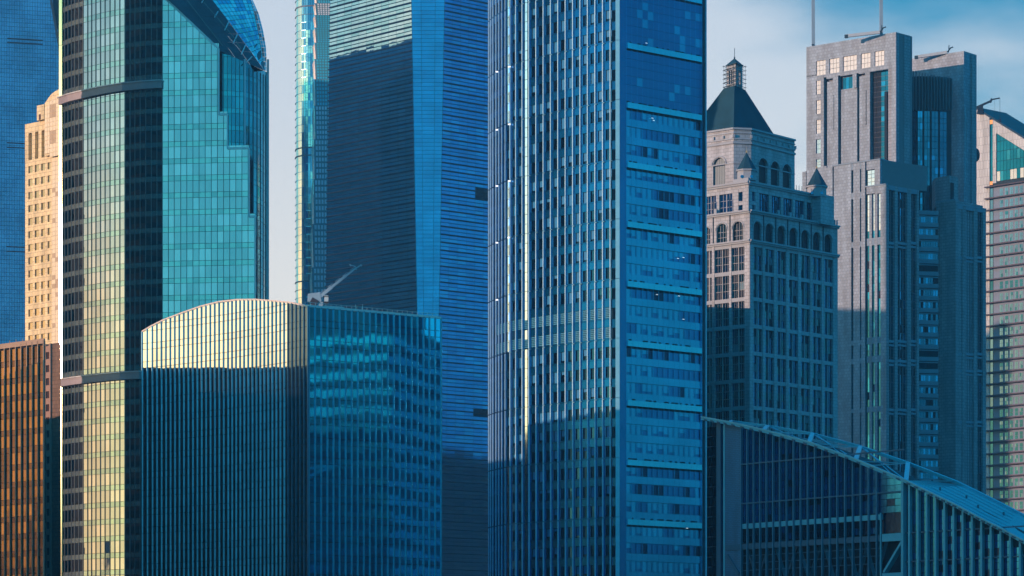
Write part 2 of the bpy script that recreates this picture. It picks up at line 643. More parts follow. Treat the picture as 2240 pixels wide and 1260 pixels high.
# =================================================================== B: stepped stone tower, far left
def tower_stepped_stone():
    C = Curve([(54, 1000), (133, 987)])
    st = stone('warm_beige_stone', (0.66, 0.54, 0.30), 1.9, 1.35, .05, .06)
    pale = stone('pale_tile_cladding', (0.66, 0.58, 0.42), 1.0, 1.35, .08, .12)
    T = Thing('stone_tower', 'beige stepped stone tower with small square windows, left of the teal curved tower', 'building', (*C.pos(5), 0))
    Dm = C.D(90)
    def Z(px, y):
        return C.z(px, y)
    dn = C.nor(0)
    bk = lambda a, b: [tuple(C.ext(C.at(b), -25)), tuple(C.ext(C.at(a), -25))]
    # masses
    win = glass('bronze_window_glass', (0.55, 0.42, 0.25), .12, .8)
    dk = matte('shaded_opening', (0.10, 0.06, 0.05), .7)
    prism(T, 'inner_wall', dk, backed(C, C.at(55), C.at(136), .85, bk(55, 136), 2), 0, Z(90, 352))
    # left return wall, paler
    prism(T, 'side_wall', pale, [tuple(C.ext(C.at(48), -1.5)), tuple(C.ext(C.at(55) - .01, -.2)), tuple(C.ext(C.at(55) - .01, -25)), tuple(C.ext(C.at(48), -25))], 0, Z(50, 354))
    for k in range(6):
        zc = Z(52, 367 + 28.6 * k)
        cell(T, 'side_window', dk, C, C.at(51), C.at(54.4), zc - .9, zc + .5, -.9, .12)
    # window grid: piers and spandrels proud of the core
    colpx = [(62, 71.5), (76, 85.5), (90, 98.5), (104, 110.5)]
    edges = [55, 62, 71.5, 76, 85.5, 90, 98.5, 104, 110.5, 115]
    ztop = Z(66, 350)
    pitch = 28.65 / F * Dm
    rows = [Z(66, 363) - pitch * k for k in range(0, 40)]
    zmin = 0
    for a, b in zip(edges[0::2], edges[1::2]):
        slab(T, 'pier', st, C, C.at(a), C.at(b), zmin, ztop, -.85, .85)
    prev = ztop
    wh = 15.5 / F * Dm
    for r in rows:
        if r - wh < 4:
            break
        for a, b in colpx:
            cell(T, 'spandrel', st, C, C.at(a), C.at(b), r, prev, -.85, .83, 0.0)
            cell(T, 'window', win, C, C.at(a), C.at(b), r - wh, r, -.45, .1, .0, .004)
        prev = r - wh
    # pale tiled bay on the right with tile panels
    for (a, b, y1) in ((115, 136, 1400), ):
        slab(T, 'tiled_bay', pale, C, C.at(a), C.at(b), Z(120, 900), Z(120, 350), -.6, .65)
    dark_t = stone('brown_tile_cladding', (0.22, 0.13, 0.09), 1.0, 1.35, .08)
    slab(T, 'lower_bay', dark_t, C, C.at(111), C.at(136), 0, Z(120, 900) - .01, -.6, .62)
    for k in range(22):
        zc = Z(105, 838 + 28.6 * k)
        if zc < 3:
            break
    # upper block with three tall slots
    z0, z1 = ztop, Z(60, 271)
    for a, b in ((55, 62.5), (70, 77), (84, 91), (97.5, 103.5)):
        slab(T, 'pier', st, C, C.at(a), C.at(b), z0, z1, -1.2, 1.25)
    sy0, sy1 = Z(66, 352) , Z(66, 291)
    for a, b in ((62.5, 70), (77, 84), (91, 97.5)):
        slab(T, 'slot_head', st, C, C.at(a), C.at(b), sy1, z1, -1.2, 1.23)
        slab(T, 'slot_back', st, C, C.at(a), C.at(b), z0, sy1, -1.2, .12)
    prism(T, 'upper_block', st, backed(C, C.at(55.2), C.at(136), 1.21, bk(55.2, 136), 2), z0, z1 - .05)
    # second step
    z2 = Z(95, 231)
    slab(T, 'stair_block', st, C, C.at(88), C.at(103.5), z1, z2, -14, 15.3)
    cell(T, 'recess', dk, C, C.at(92.5), C.at(96.8), Z(95, 263), Z(95, 251), 1.32, .05, 0)
    # curved crown with tile bay
    prof = [(100, 230), (103.5, 227), (108, 221), (113, 213), (118, 207), (124, 202), (130, 198.5), (137, 195)]
    sp = [C.at(p) for p, _ in prof]
    zp = [C.z(p, y) for p, y in prof]
    zf = lambda s: float(np.interp(s, sp, zp))
    pts = [(C.at(103.6), z0)] + [(C.at(137), z0)] + [(s, z) for s, z in zip(sp[::-1], zp[::-1]) if s >= C.at(103.6)] + [(C.at(103.6), zf(C.at(103.6)))]
    extr(T, 'crown', st, C, pts, -14, 15.0)
    tile_l = matte('cream_tile', (0.68, 0.60, 0.42), .45)
    tile_d = matte('tan_tile', (0.42, 0.33, 0.22), .45)
    tx = [104, 110, 115, 122, 128.5, 136]
    k = 0
    while True:
        za = Z(115, 345) + k * 1.35
        if za > zf(C.at(136)) - 1.4:
            break
        for i in range(5):
            if tx[i] < 113 and za < Z(108, 340):
                continue
            m = tile_d if (i >= 2 and i < 4 and (k // 3) % 2 == 1) else tile_l
            pcell(T, 'tile_panel', m, C, C.at(tx[i]), C.at(tx[i + 1]), za, za + 1.35, lambda s: zf(s) - 2.0, 1.0, .12, .1)
        k += 1
    # tile panels on the bay down the shaft
    for k in range(60):
        za = Z(115, 345) - (k + 1) * 1.35
        for i in range(2, 5):
            cell(T, 'tile_panel', pick((tile_l, 5), (tile_d, .6)) if za > Z(120, 890) else matte('brown_tile', (0.16, 0.09, 0.065), .5), C, C.at(tx[i]), C.at(tx[i + 1]), za, za + 1.35, .06, .1, .1)
    T.finish()


# =================================================================== C: low dark building, bottom left
def block_low_left():
    C = Curve([(-190, 640), (98, 610)])
    T = Thing('office_block', 'low dark bronze-glass block with pale vertical fins in the bottom left corner', 'building', (*C.pos(C.L / 2), 0))
    top = C.z(50, 751)
    back = [(C.p[1][0] * 692 / 610 - .5, 692), (C.p[0][0] - 60, 705), (C.p[0][0] - 60, 645)]
    prism(T, 'inner_wall', matte('dark_bronze_wall', (0.02, 0.02, 0.025), .45), backed(C, 0, C.L, .15, back, 2), 0, top)
    gA = glass('bronze_glass', (0.27, 0.14, 0.06), .10, var=.25)
    gB = glass('bronze_glass_dark', (0.13, 0.07, 0.045), .10, var=.25)
    fin = matte('bronze_fin', (0.34, 0.25, 0.18), .4, .3)
    px = [98 - 12.2 * i for i in range(24)][::-1]
    fl = 38.0 / F * 615
    for j in range(int(top / fl)):
        z1 = top - .9 - j * fl
        for a, b in zip(px[:-1], px[1:]):
            cell(T, 'window_pane', pick((gA, 2), (gB, 1)), C, C.at(a), C.at(b), z1 - fl * .68, z1, 0, .1, .08, .003)
            cell(T, 'spandrel_panel', gB, C, C.at(a), C.at(b), z1 - fl, z1 - fl * .68, 0, .1, .08, .003)
    for a in px:
        s = C.at(a)
        cell(T, 'fin', fin, C, s - .09, s + .09, 0, top, .12, .28, 0)
    slab(T, 'parapet', matte('bronze_parapet', (0.30, 0.22, 0.16), .5), C, -.2, C.L + .2, top - .6, top + .35, .1, .3)
    for k in range(6):
        s = C.at(12 + 14 * k)
        T.bar('guard_rail', fin, (*C.pos(s, -1.0), top), (*C.pos(s, -1.0), top + 1.1), .12)
    T.finish()
    # narrow masonry strip behind it, with square windows
    S = Curve([(97, 720), (129, 716)])
    T = Thing('service_tower', 'narrow brown masonry shaft with one column of square windows, right of the dark corner block', 'building', (*S.pos(1), 0))
    br = stone('brown_masonry', (0.13, 0.085, 0.06), 1.2, .9, .06)
    lt = matte('dusty_pink_stone', (0.30, 0.21, 0.17), .6)
    top = S.z(105, 752)
    prism(T, 'wall', br, backed(S, S.at(96), S.at(130), .35, [tuple(S.ext(S.at(130), 0) * 1.02), tuple(S.ext(S.at(96), 0) * 1.02)], 2), 0, top)
    slab(T, 'pier', lt, S, S.at(98), S.at(101), 0, top, -.35, .45)
    slab(T, 'pier', lt, S, S.at(108.4), S.at(111), 0, top, -.35, .45)
    dk = matte('dark_opening', (0.05, 0.03, 0.03), .4)
    pz = 28.6 / F * 718
    z = S.z(105, 757)
    while z > 4:
        cell(T, 'spandrel', lt, S, S.at(101), S.at(108.4), z - pz * .46, z, -.35, .42, 0)
        cell(T, 'window', dk, S, S.at(101), S.at(108.4), z - pz, z - pz * .46, -.3, .1, 0)
        z -= pz
    T.finish()


# =================================================================== D: curved teal tower, left
def tower_teal():
    pts = [(131, 803.5), (137, 801.8), (157, 797.4), (177, 794.5), (193.6, 792.3), (220, 788.8), (241, 786.5), (274, 783.6),
           (320, 781.2), (355, 780), (400, 779.1), (450, 778.3), (500, 777.5), (560, 776.6)]
    C = Curve(pts)
    T = Thing('curved_tower', 'tall curved teal glass tower at left with stepped right edge and arched glass crown', 'skyscraper', (*C.pos(C.L / 2), 0))
    gV = glass('teal_glass', (0.38, 0.43, 0.50), .025, var=.08, bump=.035, bscale=.16)
    gV2 = glass('teal_glass_soft', (0.48, 0.52, 0.60), .035, var=.08, bump=.035, bscale=.16)
    gS = glass('teal_spandrel_glass', (0.40, 0.56, 0.58), .07, metal=.8, var=.08, bump=.03, bscale=.16)
    gS2 = glass('teal_spandrel_deep', (0.32, 0.45, 0.49), .07, metal=.8, var=.08, bump=.03, bscale=.16)
    mul = matte('grey_blue_mullion', (0.10, 0.14, 0.16), .35, .4)
    trim = matte('silver_trim', (0.50, 0.56, 0.62), .4, .4)
    fl = 37.4 / F * C.D(443)
    ztop = C.z(443, 46.4)
    zb = lambda px, y: C.z(px, y)
    mp_ = [142.8, 150, 157.4, 165, 173.6, 182.9, 192.9, 201.4, 210.7, 220.7, 230.7, 241.4, 252.1, 262.9, 274, 285,
           295.7, 307.1, 319.3, 331.4, 343.6, 355.7, 368.6, 381.4, 395.7, 408.9]
    while mp_[-1] < 552:
        mp_.append(mp_[-1] + 13.4)
    mp_ = [p for p in mp_ if p < 553] + [558]
    # right-hand limit by height
    def lim(y):
        if y < 107:
            return 370 + y * 108 / 107.0
        if y < 250:
            return 479
        if y < 325:
            return 498
        if y < 475:
            return 545
        return 558
    zref = lambda y: C.z(500, y)
    # body behind the front screen
    def chunk(pa, pb, z0, z1):
        prism(T, 'inner_wall', core_dark, backed(C, C.at(pa), C.at(pb), .12, [tuple(C.ext(C.at(pb), -1.2)), tuple(C.ext(C.at(pa), -1.2))], 22), z0, z1)
    chunk(131, 558, 0, zref(475))
    chunk(131, 545, zref(475), zref(325))
    chunk(131, 498, zref(325), zref(250))
    chunk(131, 479, zref(250), zref(107))
    chunk(131, 400, zref(107), zref(30))
    chunk(131, 345, zref(30), zref(-60))
    # diagonal zone
    zd = lambda s: float(np.interp(s, [C.at(300), C.at(479), C.at(479) + .01], [zref(-69), zref(107), zref(107)]))
    extr(T, 'gable_backing', core_dark, C, [(C.at(345), zref(107)), (C.at(479), zref(107)), (C.at(345), zd(C.at(345)))], -.6, .48)
    for k in range(-4, 44):
        zt = ztop - k * fl              # top of spandrel band
        zm = zt - 11.6 / F * 778.5
        zl = zt - fl
        if zl < 2:
            break
        ymid = 46.4 + 37.4 * k + 15
        tone = random.random()
        for a, b in zip([134.5] + mp_[:-1], mp_):
            for nm, z1, z0, ms in (('spandrel_panel', zt, zm, ((gS, 3), (gS2, 1 + tone))), ('window_pane', zm, zl, ((gV, 2), (gV2, 1)))):
                yb = 46.4 + 37.4 * k + (5 if nm[0] == 's' else 24)
                L = lim(yb)
                if yb < 107:
                    pcell(T, nm, pick(*ms), C, C.at(a), C.at(b), z0, z1, zd, 0, .12, .09)
                elif b <= L + 1.5:
                    cell(T, nm, pick(*ms), C, C.at(a), C.at(b), z0, z1, 0, .12, .09, .003)
                elif a < L - 2:
                    cell(T, nm, pick(*ms), C, C.at(a), C.at(L), z0, z1, 0, .12, .09, .003)
    for i, p in enumerate(mp_):
        s = C.at(p)
        if p <= 292:
            w, dpt = .22, .14
        else:
            w, dpt = .10, .16
        y_top = -60 if p < 300 else (p - 370) * 107 / 108.0
        if p > 479:
            y_top = 252
        if p > 498:
            y_top = 327
        if p > 545:
            y_top = 477
        if p < 479 and y_top > 107:
            y_top = 107
        segs = [(0, zref(y_top) - .2)]
        if p < 356:      # broken by the two ledges
            za, zb_ = C.z(355, 194), C.z(355, 176)
            zc, zd_ = C.z(310, 829), C.z(310, 812)
            segs = [(0, zc), (zd_, za), (zb_, zref(y_top))] if p < 311 else [(0, za), (zb_, zref(y_top))]
        for u, v in segs:
            cell(T, 'mullion', mul if p > 142 else trim, C, s - w / 2, s + w / 2, u, v, .1, dpt, 0)
    # ledges
    lm = matte('grey_aluminium_ledge', (0.30, 0.29, 0.33), .45, .2)
    slab(T, 'ledge', lm, C, C.at(137), C.at(355.5), C.z(355, 193.5), C.z(355, 178), .1, 1.0)
    slab(T, 'ledge_cap', trim, C, C.at(136), C.at(356.5), C.z(355, 178), C.z(355, 175.5), .1, 1.25)
    slab(T, 'ledge', lm, C, C.at(131), C.at(309.5), C.z(310, 829), C.z(310, 814), .1, 1.0)
    slab(T, 'ledge_cap', trim, C, C.at(131), C.at(310.5), C.z(310, 814), C.z(310, 811.5), .1, 1.25)
    # stepped silver edge
    ee = [(370, 0), (479, 107), (479, 250), (498, 250), (498, 325), (545, 325), (545, 475), (558, 475), (558, 1560)]
    ee = [(300, -69)] + ee
    for (a, ya), (b, yb) in zip(ee[:-1], ee[1:]):
        T.bar('edge_trim', trim, (*C.ext(C.at(a), .15), zref(ya)), (*C.ext(C.at(b), .15), zref(yb)), .34, .5)
    # polished edge column that throws back the sun
    n_az = (SUN_AZ - math.pi - math.radians(8.0)) / 2
    nn = np.array([math.sin(n_az), math.cos(n_az)])
    tt = np.array([-nn[1], nn[0]])
    if tt[0] < 0:
        tt = -tt
    base = C.ext(C.at(137.2), .42)
    pol = matte('polished_steel', (0.56, 0.52, 0.34), .06, 1.0, var=.03)
    zs = [C.z(137, 1500), C.z(137, 1040), C.z(137, 847), C.z(137, 838), C.z(137, 660), C.z(137, 430), C.z(137, 218), C.z(137, 100), C.z(137, -60)]
    for a, b in zip(zs[:-1], zs[1:]):
        if b - a < 1.2:
            continue
        T.box('edge_column', pol, np.array([*(base + nn * .1), (a + b) / 2]), np.array([*tt, 0]), np.array([*nn, 0]), b - a - .12, .86, .5)
    # recessed curved rear volume
    R = Curve([(462, 780.3), (500, 780.0), (535, 781.5), (557, 785), (571, 790), (579, 795), (583.4, 801), (584.2, 808)])
    gR = glass('deep_blue_green_glass', (0.03, 0.26, 0.36), .05, var=.25, bump=.06)
    gR2 = glass('deep_blue_green_glass_light', (0.05, 0.36, 0.46), .05, var=.25, bump=.06)
    zr = C.z(583, 142)
    fr_pl = backed(R, 0, R.L, .15, [], 14)
    prism(T, 'inner_wall', core_dark, fr_pl + [(R.p[-1][0] - 8, 824), (C.p[0][0] + 6, 828), (C.p[0][0] + 1, 806.5), (C.p[8][0], 787)], 0, zr - 3)
    ycut = lambda px: 110 + (px - 479) * .46
    zcut_ = [zz(ycut(CX + F * a / b), b) for a, b in fr_pl]
    prism(T, 'inner_wall', core_dark, fr_pl + [(a * 1.008, b * 1.008) for a, b in fr_pl[::-1]], zr - 3.01, zcut_ + zcut_[::-1])
    prism(T, 'inner_wall', core_dark, [(C.p[0][0] + 1, 807), (C.p[8][0], 787), (R.p[0][0], 786.5), (R.p[0][0], 826), (C.p[0][0] + 6, 828)], zr - 3, C.z(300, -60))
    rp = [464, 472, 480.5, 489, 497.5, 506, 515, 524, 534, 544, 553, 561.5, 569, 575, 579.5, 582.5, 584]
    for k in range(0, 44):
        zt = ztop - k * fl
        if zt - fl < 2:
            break
        for a, b in zip(rp[:-1], rp[1:]):
            if a < lim(46 + 37.4 * k) - 22:
                continue
            zfr = lambda s_: zz(ycut(CX + F * R.ext(s_)[0] / R.ext(s_)[1]), R.ext(s_)[1])
            if 46.4 + 37.4 * k < 118 + (b - 480) * .46:
                pcell(T, 'rear_pane', gR, R, R.at(a), R.at(b), zt - fl, zt, zfr, 0, .1, .09)
                continue
            cell(T, 'rear_spandrel', gR2, R, R.at(a), R.at(b), zt - fl * .3, zt, 0, .1, .09, .003)
            cell(T, 'rear_pane', pick((gR, 3), (gR2, 1)), R, R.at(a), R.at(b), zt - fl, zt - fl * .3, 0, .1, .09, .003)
    for p in (534, 583.2):
        s = R.at(p)
        cell(T, 'rear_rib', trim, R, s - .2, s + .2, 0, R.z(p, 130), .1, .5, 0)
    for p in rp[1:-2]:
        s = R.at(p)
        cell(T, 'rear_mullion', mul, R, s - .07, s + .07, 0, R.z(p, 120 + (p - 480) * .45), .1, .14, 0)
    # arched crown: soffit, glazed vault, outer rim
    inner = [(396, -80), (430, -38), (464, 0), (492, 36), (520, 74), (550, 114), (579, 155)]
    outer = [(520, -80), (536, -38), (548.6, 0), (557, 30), (565, 66), (572, 104), (579.5, 155)]
    rim = [(526, -80), (543, -38), (553, 0), (566, 30), (575.5, 66), (582, 104), (583.8, 155)]
    diag = [(289, -80), (331, -38), (370, 0), (406, 36), (444, 74), (479, 107), (482, 112)]
    def lerp(tab, u):
        i = min(int(u), len(tab) - 2)
        k = u - i
        return (tab[i][0] * (1 - k) + tab[i + 1][0] * k, tab[i][1] * (1 - k) + tab[i + 1][1] * k)
    def sheet(name, mat, A, B_, DA, DB, nu, nv, g=.0, th=.15):
        for i in range(nu):
            for j in range(nv):
                q = []
                for (uu, vv) in ((i, j), (i + 1, j), (i + 1, j + 1), (i, j + 1)):
                    u = uu / nu * (len(A) - 1)
                    v = vv / nv
                    a, b = lerp(A, u), lerp(B_, u)
                    px, y = a[0] * (1 - v) + b[0] * v, a[1] * (1 - v) + b[1] * v
                    q.append(P(px, y, DA * (1 - v) + DB * v))
                q = np.array(q)
                c = q.mean(0)
                if g:
                    q = c + (q - c) * (1 - g)
                if np.linalg.norm(q[0] - q[3]) < .12:
                    continue
                q2 = q + np.array([0, th, 0])
                T.poly(name, mat() if callable(mat) else mat, np.vstack([q, q2]), [[0, 1, 2, 3], [7, 6, 5, 4], [0, 4, 5, 1], [1, 5, 6, 2], [2, 6, 7, 3], [3, 7, 4, 0]])
    sof = matte('dark_soffit', (0.018, 0.045, 0.065), .45, .2, var=.4)
    sheet('soffit_panel', sof, diag, inner, 778.6, 785.5, 12, 3, .02)
    gvs = [glass('crown_glass', (0.25, 0.62, 0.62), .12, .8, bump=.2, var=.35), glass('crown_glass_pale', (0.50, 0.78, 0.80), .15, .7, bump=.2), glass('crown_glass_deep', (0.05, 0.40, 0.55), .12, .9, bump=.2)]
    sheet('vault_backing', frame_dark, inner, outer, 786.3, 792.3, 12, 1)
    sheet('vault_pane', lambda: pick((gvs[0], 3), (gvs[1], 2), (gvs[2], 2)), inner, outer, 786, 792, 24, 9, .10)
    sheet('rim_panel', lambda: pick((gR, 2), (sof, 1)), outer, rim, 791.8, 797, 30, 2, .06)
    for (a, b) in (((441, 6), (447, -4)), ((469, 38), (477, 25)), ((491.5, 66), (501, 47)), ((510, 95), (519, 76)), ((528, 119), (537, 99)), ((538, 137), (551, 124))):
        T.bar('strut', pale_metal, P(*a, 779.5), P(*b, 784.5), .22)
    for (a, b) in (((409, 0), (487, 100)), ((442, 0), (512, 82)), ((512, 82), (527, 107)), ((372, -1), (477, 103))):
        T.bar('soffit_rail', mul, P(*a, 780.2), P(*b, 780.2), .16)
    T.finish()


# =================================================================== E: twisting tower
def tower_twist():
    T = Thing('twisting_tower', 'slim pale twisting tower seen as a golden rounded edge beside the left sky gap', 'skyscraper', (-95, 1700, 0))
    D0 = 1700.0
    C = Curve([(646.6, D0 + 12), (647.2, D0 + 9), (649, D0 + 6.5), (652, D0 + 4.6), (657, D0 + 3), (664, D0 + 1.6), (674, D0 + .6), (692, D0)])
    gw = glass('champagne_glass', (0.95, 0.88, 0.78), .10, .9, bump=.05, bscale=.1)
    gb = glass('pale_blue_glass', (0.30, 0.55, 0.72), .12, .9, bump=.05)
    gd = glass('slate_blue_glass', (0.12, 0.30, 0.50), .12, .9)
    ring = matte('dark_ring', (0.10, 0.12, 0.15), .5)
    prism(T, 'inner_wall', matte('pale_core', (0.30, 0.36, 0.40), .5), backed(C, 0, C.L, .3, [(C.p[-1][0] + 16, D0 + 2), (C.p[-1][0] + 16, D0 + 30), (C.p[0][0] + 4, D0 + 30)], 12), 0, zz(-90, D0))
    px = [646.8, 648, 650, 653, 656.5, 660.5, 664.5, 669, 674, 679, 684, 690.5]
    fh = 17.2 / F * D0
    y = -90.0
    zt = zz(-90, D0)
    k = 0
    while zt - k * fh > zz(700, D0):
        z1 = zt - k * fh
        yy = -90 + 17.2 * k
        mech = yy < 48 or 308 < yy < 365 or yy > 600
        for i, (a, b) in enumerate(zip(px[:-1], px[1:])):
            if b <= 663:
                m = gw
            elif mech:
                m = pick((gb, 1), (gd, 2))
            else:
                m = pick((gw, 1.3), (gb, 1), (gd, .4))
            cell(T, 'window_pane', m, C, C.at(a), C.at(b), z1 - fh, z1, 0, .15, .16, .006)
        if not mech:
            for i in range(3):
                a = 666 + i * 8 + random.random() * 2
                zc = z1 - fh * (.3 + .4 * random.random())
                cell(T, 'inner_rail', gd, C, C.at(a), C.at(min(a + 7, 690)), zc - .1, zc + .1, .2, .1, 0)
        slab(T, 'floor_ring', ring if (yy in (0,) or abs(yy - 13.2) < 9 or abs(yy - 30.4) < 9 or abs(yy - 322) < 9 or abs(yy - 339) < 9 or abs(yy - 614) < 9 or abs(yy - 631) < 9) else gb, C, 0, C.L, z1 - .12, z1 + (.55 if (abs(yy - 13.2) < 9 or abs(yy - 322) < 9 or abs(yy - 339) < 9 or abs(yy - 614) < 9) else .1), .05, .35)
        k += 1
    # zig-zag inner skin: stacked facets leaning out towards the top
    ys = [-60, -25, 7, 33, 60, 93, 129, 173, 231, 305, 392, 490, 585, 690]
    fr = matte('zigzag_frame', (0.10, 0.25, 0.34), .5)
    for i in range(len(ys) - 1):
        y0, y1 = ys[i], ys[i + 1]
        sh = -(y0 + 40) * .013
        xl0, xl1 = 691 + sh, 693.5 + sh
        xr = 722
        Da, Db = 1692, 1695.5
        m = (glass('zigzag_white', (0.85, 0.92, 0.95), .3, .1), glass('zigzag_cyan', (0.06, 0.60, 0.80), .3, .15), glass('zigzag_pale', (0.42, 0.68, 0.85), .3, .15))
        mm = m[0] if i == 2 else (m[1] if i < 8 else m[2])
        # backing
        q = np.array([P(xl0, y0, Da), P(xr, y0, Da), P(xr, y1, Db), P(xl1, y1, Db)])
        q2 = q + np.array([0, 3, 0])
        T.poly('zigzag_facet', fr, np.vstack([q, q2]), [[3, 2, 1, 0], [4, 5, 6, 7], [0, 1, 5, 4], [1, 2, 6, 5], [2, 3, 7, 6], [3, 0, 4, 7]])
        # pale reveal on the left
        q = np.array([P(xl0 - 5.5, y0 + (y1 - y0) * .28, Da + 1.5), P(xl0 - 1.2, y0 + 1, Da), P(xl1 - .8, y1, Db), P(xl1 - 5, y1, Db + 1.5)])
        q2 = q + np.array([0, 1, 0])
        T.poly('pale_reveal', matte('white_reveal', (0.78, 0.72, 0.68), .5), np.vstack([q, q2]), [[3, 2, 1, 0], [4, 5, 6, 7], [0, 1, 5, 4], [1, 2, 6, 5], [2, 3, 7, 6], [3, 0, 4, 7]])
        nr = 7 if i > 3 else 6
        nc = 5
        for r in range(nr):
            for c in range(nc):
                u0, u1 = (c + .16) / nc, (c + .84) / nc
                v0, v1 = (r + .18) / nr, (r + .86) / nr
                q = []
                for u, v in ((u0, v0), (u1, v0), (u1, v1), (u0, v1)):
                    a = (xl0 + 2.5) * (1 - v) + (xl1 + 2.5) * v
                    q.append(P(a + (xr - a) * u, y0 + (y1 - y0) * v, Da * (1 - v) + Db * v - .15))
                q = np.array(q)
                q2 = q + np.array([0, .1, 0])
                T.poly('grid_pane', mm, np.vstack([q, q2]), [[3, 2, 1, 0], [4, 5, 6, 7], [0, 1, 5, 4], [1, 2, 6, 5], [2, 3, 7, 6], [3, 0, 4, 7]])
    T.finish()


# =================================================================== G: big chamfered tower
def tower_chamfer():
    D0 = 1500.0
    T = Thing('chamfered_tower', 'huge dark blue striped glass tower with a smooth chamfered corner, behind the low glass block', 'skyscraper', (-30, 1500, 0))
    YT, YB = -80.0, 1330.0
    # corner positions (px, D) as functions of picture height at D0
    e0 = lambda y: (722 - 15 * y / 1000.0, 1545.)
    e1 = lambda y: (900 + 18.2 * y / 1000.0, D0)
    e2 = lambda y: (972.5 - 17.5 * y / 1000.0, D0)
    e3 = lambda y: (1112., 1528.)
    zt, zb = zz(YT, D0), zz(YB, D0)
    yof = lambda z: HOR - (z - CZ) / D0 * F
    def pt(e, z):
        px, D = e(yof(z))
        return np.array([(px - CX) / F * D, D, z])
    def quad(name, mat, A, B_, u0, u1, z0, z1, off, th, gap=.1, jit=0):
        a0, b0, a1, b1 = pt(A, z0), pt(B_, z0), pt(A, z1), pt(B_, z1)
        L = np.linalg.norm(b0[:2] - a0[:2])
        t = (b0 - a0)
        t = t / np.linalg.norm(t)
        n = np.array([t[1], -t[0], 0])
        g = gap / 2 / L
        jt = n * random.gauss(0, jit)
        jt2 = n * random.gauss(0, jit)
        q = []
        for (u, z, A_, B2) in ((u0 + g, z0 + gap / 2, a0, b0), (u1 - g, z0 + gap / 2, a0, b0), (u1 - g, z1 - gap / 2, a1, b1), (u0 + g, z1 - gap / 2, a1, b1)):
            p = A_ * (1 - u) + B2 * u
            p = np.array([p[0], p[1], z]) + n * (off + th)
            q.append(p)
        q[1] = q[1] + jt
        q[2] = q[2] + jt + jt2
        q[3] = q[3] + jt2
        q = np.array(q)
        q2 = q - n * th
        T.poly(name, mat, np.vstack([q, q2]), [[0, 1, 2, 3], [7, 6, 5, 4], [0, 4, 5, 1], [1, 5, 6, 2], [2, 6, 7, 3], [3, 7, 4, 0]])
    # core
    lv = np.linspace(0, zt, 40)
    for za, zb2 in zip(lv[:-1], lv[1:]):
        V, n = [], 6
        for z in (za, zb2):
            a, b, c, d = pt(e0, z), pt(e1, z), pt(e2, z), pt(e3, z)
            ins = np.array([0, .35, 0])
            V += [a + ins, b + ins, c + ins, d + ins, np.array([d[0], 1600, z]), np.array([a[0] + 8, 1600, z])]
        Fc = [list(range(5, -1, -1)), list(range(6, 12))] + [[i, (i + 1) % 6, (i + 1) % 6 + 6, i + 6] for i in range(6)]
        T.poly('inner_wall', core_dark, V, Fc)
    gL = [glass('ocean_glass', (0.60, 0.62, 0.66), .03, bump=.03, bscale=.08, var=.12), glass('ocean_glass_b', (0.46, 0.56, 0.60), .03, bump=.03, bscale=.08, var=.12)]
    gC = [glass('chamfer_glass', (0.02, 0.28, 0.58), .06, bump=.03, bscale=.06, var=.15), glass('chamfer_glass_b', (0.02, 0.25, 0.53), .06, bump=.03, bscale=.06)]
    gR = [glass('striped_blue_glass', (0.02, 0.28, 0.64), .06, bump=.03, bscale=.06, var=.15), glass('striped_blue_glass_b', (0.02, 0.24, 0.58), .06, bump=.03, bscale=.06), glass('striped_blue_glass_c', (0.03, 0.34, 0.68), .06, bump=.03, bscale=.06)]
    shade = matte('navy_sunshade', (0.004, 0.015, 0.04), .9)
    fh = 17.45 / F * D0
    zref = zz(340 + 118 / 7.875, D0)      # a thick line, at the chamfer
    z = zref + fh * 30
    while z > zt:
        z -= fh
    nl, nr = 11, 8
    holes = [(393, 415), (881, 902)]
    while z > zb:
        zm = z - fh / 2
        for i in range(nl):
            for (z1, z0) in ((z, zm), (zm, z - fh)):
                quad('window_pane', pick((gL[0], 2), (gL[1], 1)), e0, e1, i / nl, (i + 1) / nl, z0, z1, 0, .12, .12, .004)
        quad('sunshade', shade, e0, e1, 0, 1, z - .26, z + .26, .1, .7, 0)
        quad('floor_line', shade, e0, e1, 0, 1, zm - .1, zm + .1, .1, .35, 0)
        cc = [0, .29, .72, 1]
        for i in range(3):
            for (z1, z0) in ((z, zm), (zm, z - fh)):
                quad('chamfer_pane', pick((gC[0], 2), (gC[1], 1)), e1, e2, cc[i], cc[i + 1], z0, z1, 0, .12, .14, .003)
        for i in range(nr):
            for (z1, z0) in ((z, zm), (zm, z - fh)):
                ym = yof((z0 + z1) / 2)
                hole = any(a < ym - 6 < b for a, b in holes) and i in (4, 5, 6)
                quad('louvre_panel' if hole else 'glass_panel', shade if hole else pick((gR[0], 3), (gR[1], 2), (gR[2], 1)), e2, e3, i / nr, (i + 1) / nr, z0, z1, 0, .12, .12, .004)
        quad('sunshade', shade, e2, e3, 0, 1, z - .24, z + .24, .1, .7, 0)
        quad('floor_line', shade, e2, e3, 0, 1, zm - .09, zm + .09, .1, .35, 0)
        z -= fh
    T.finish()


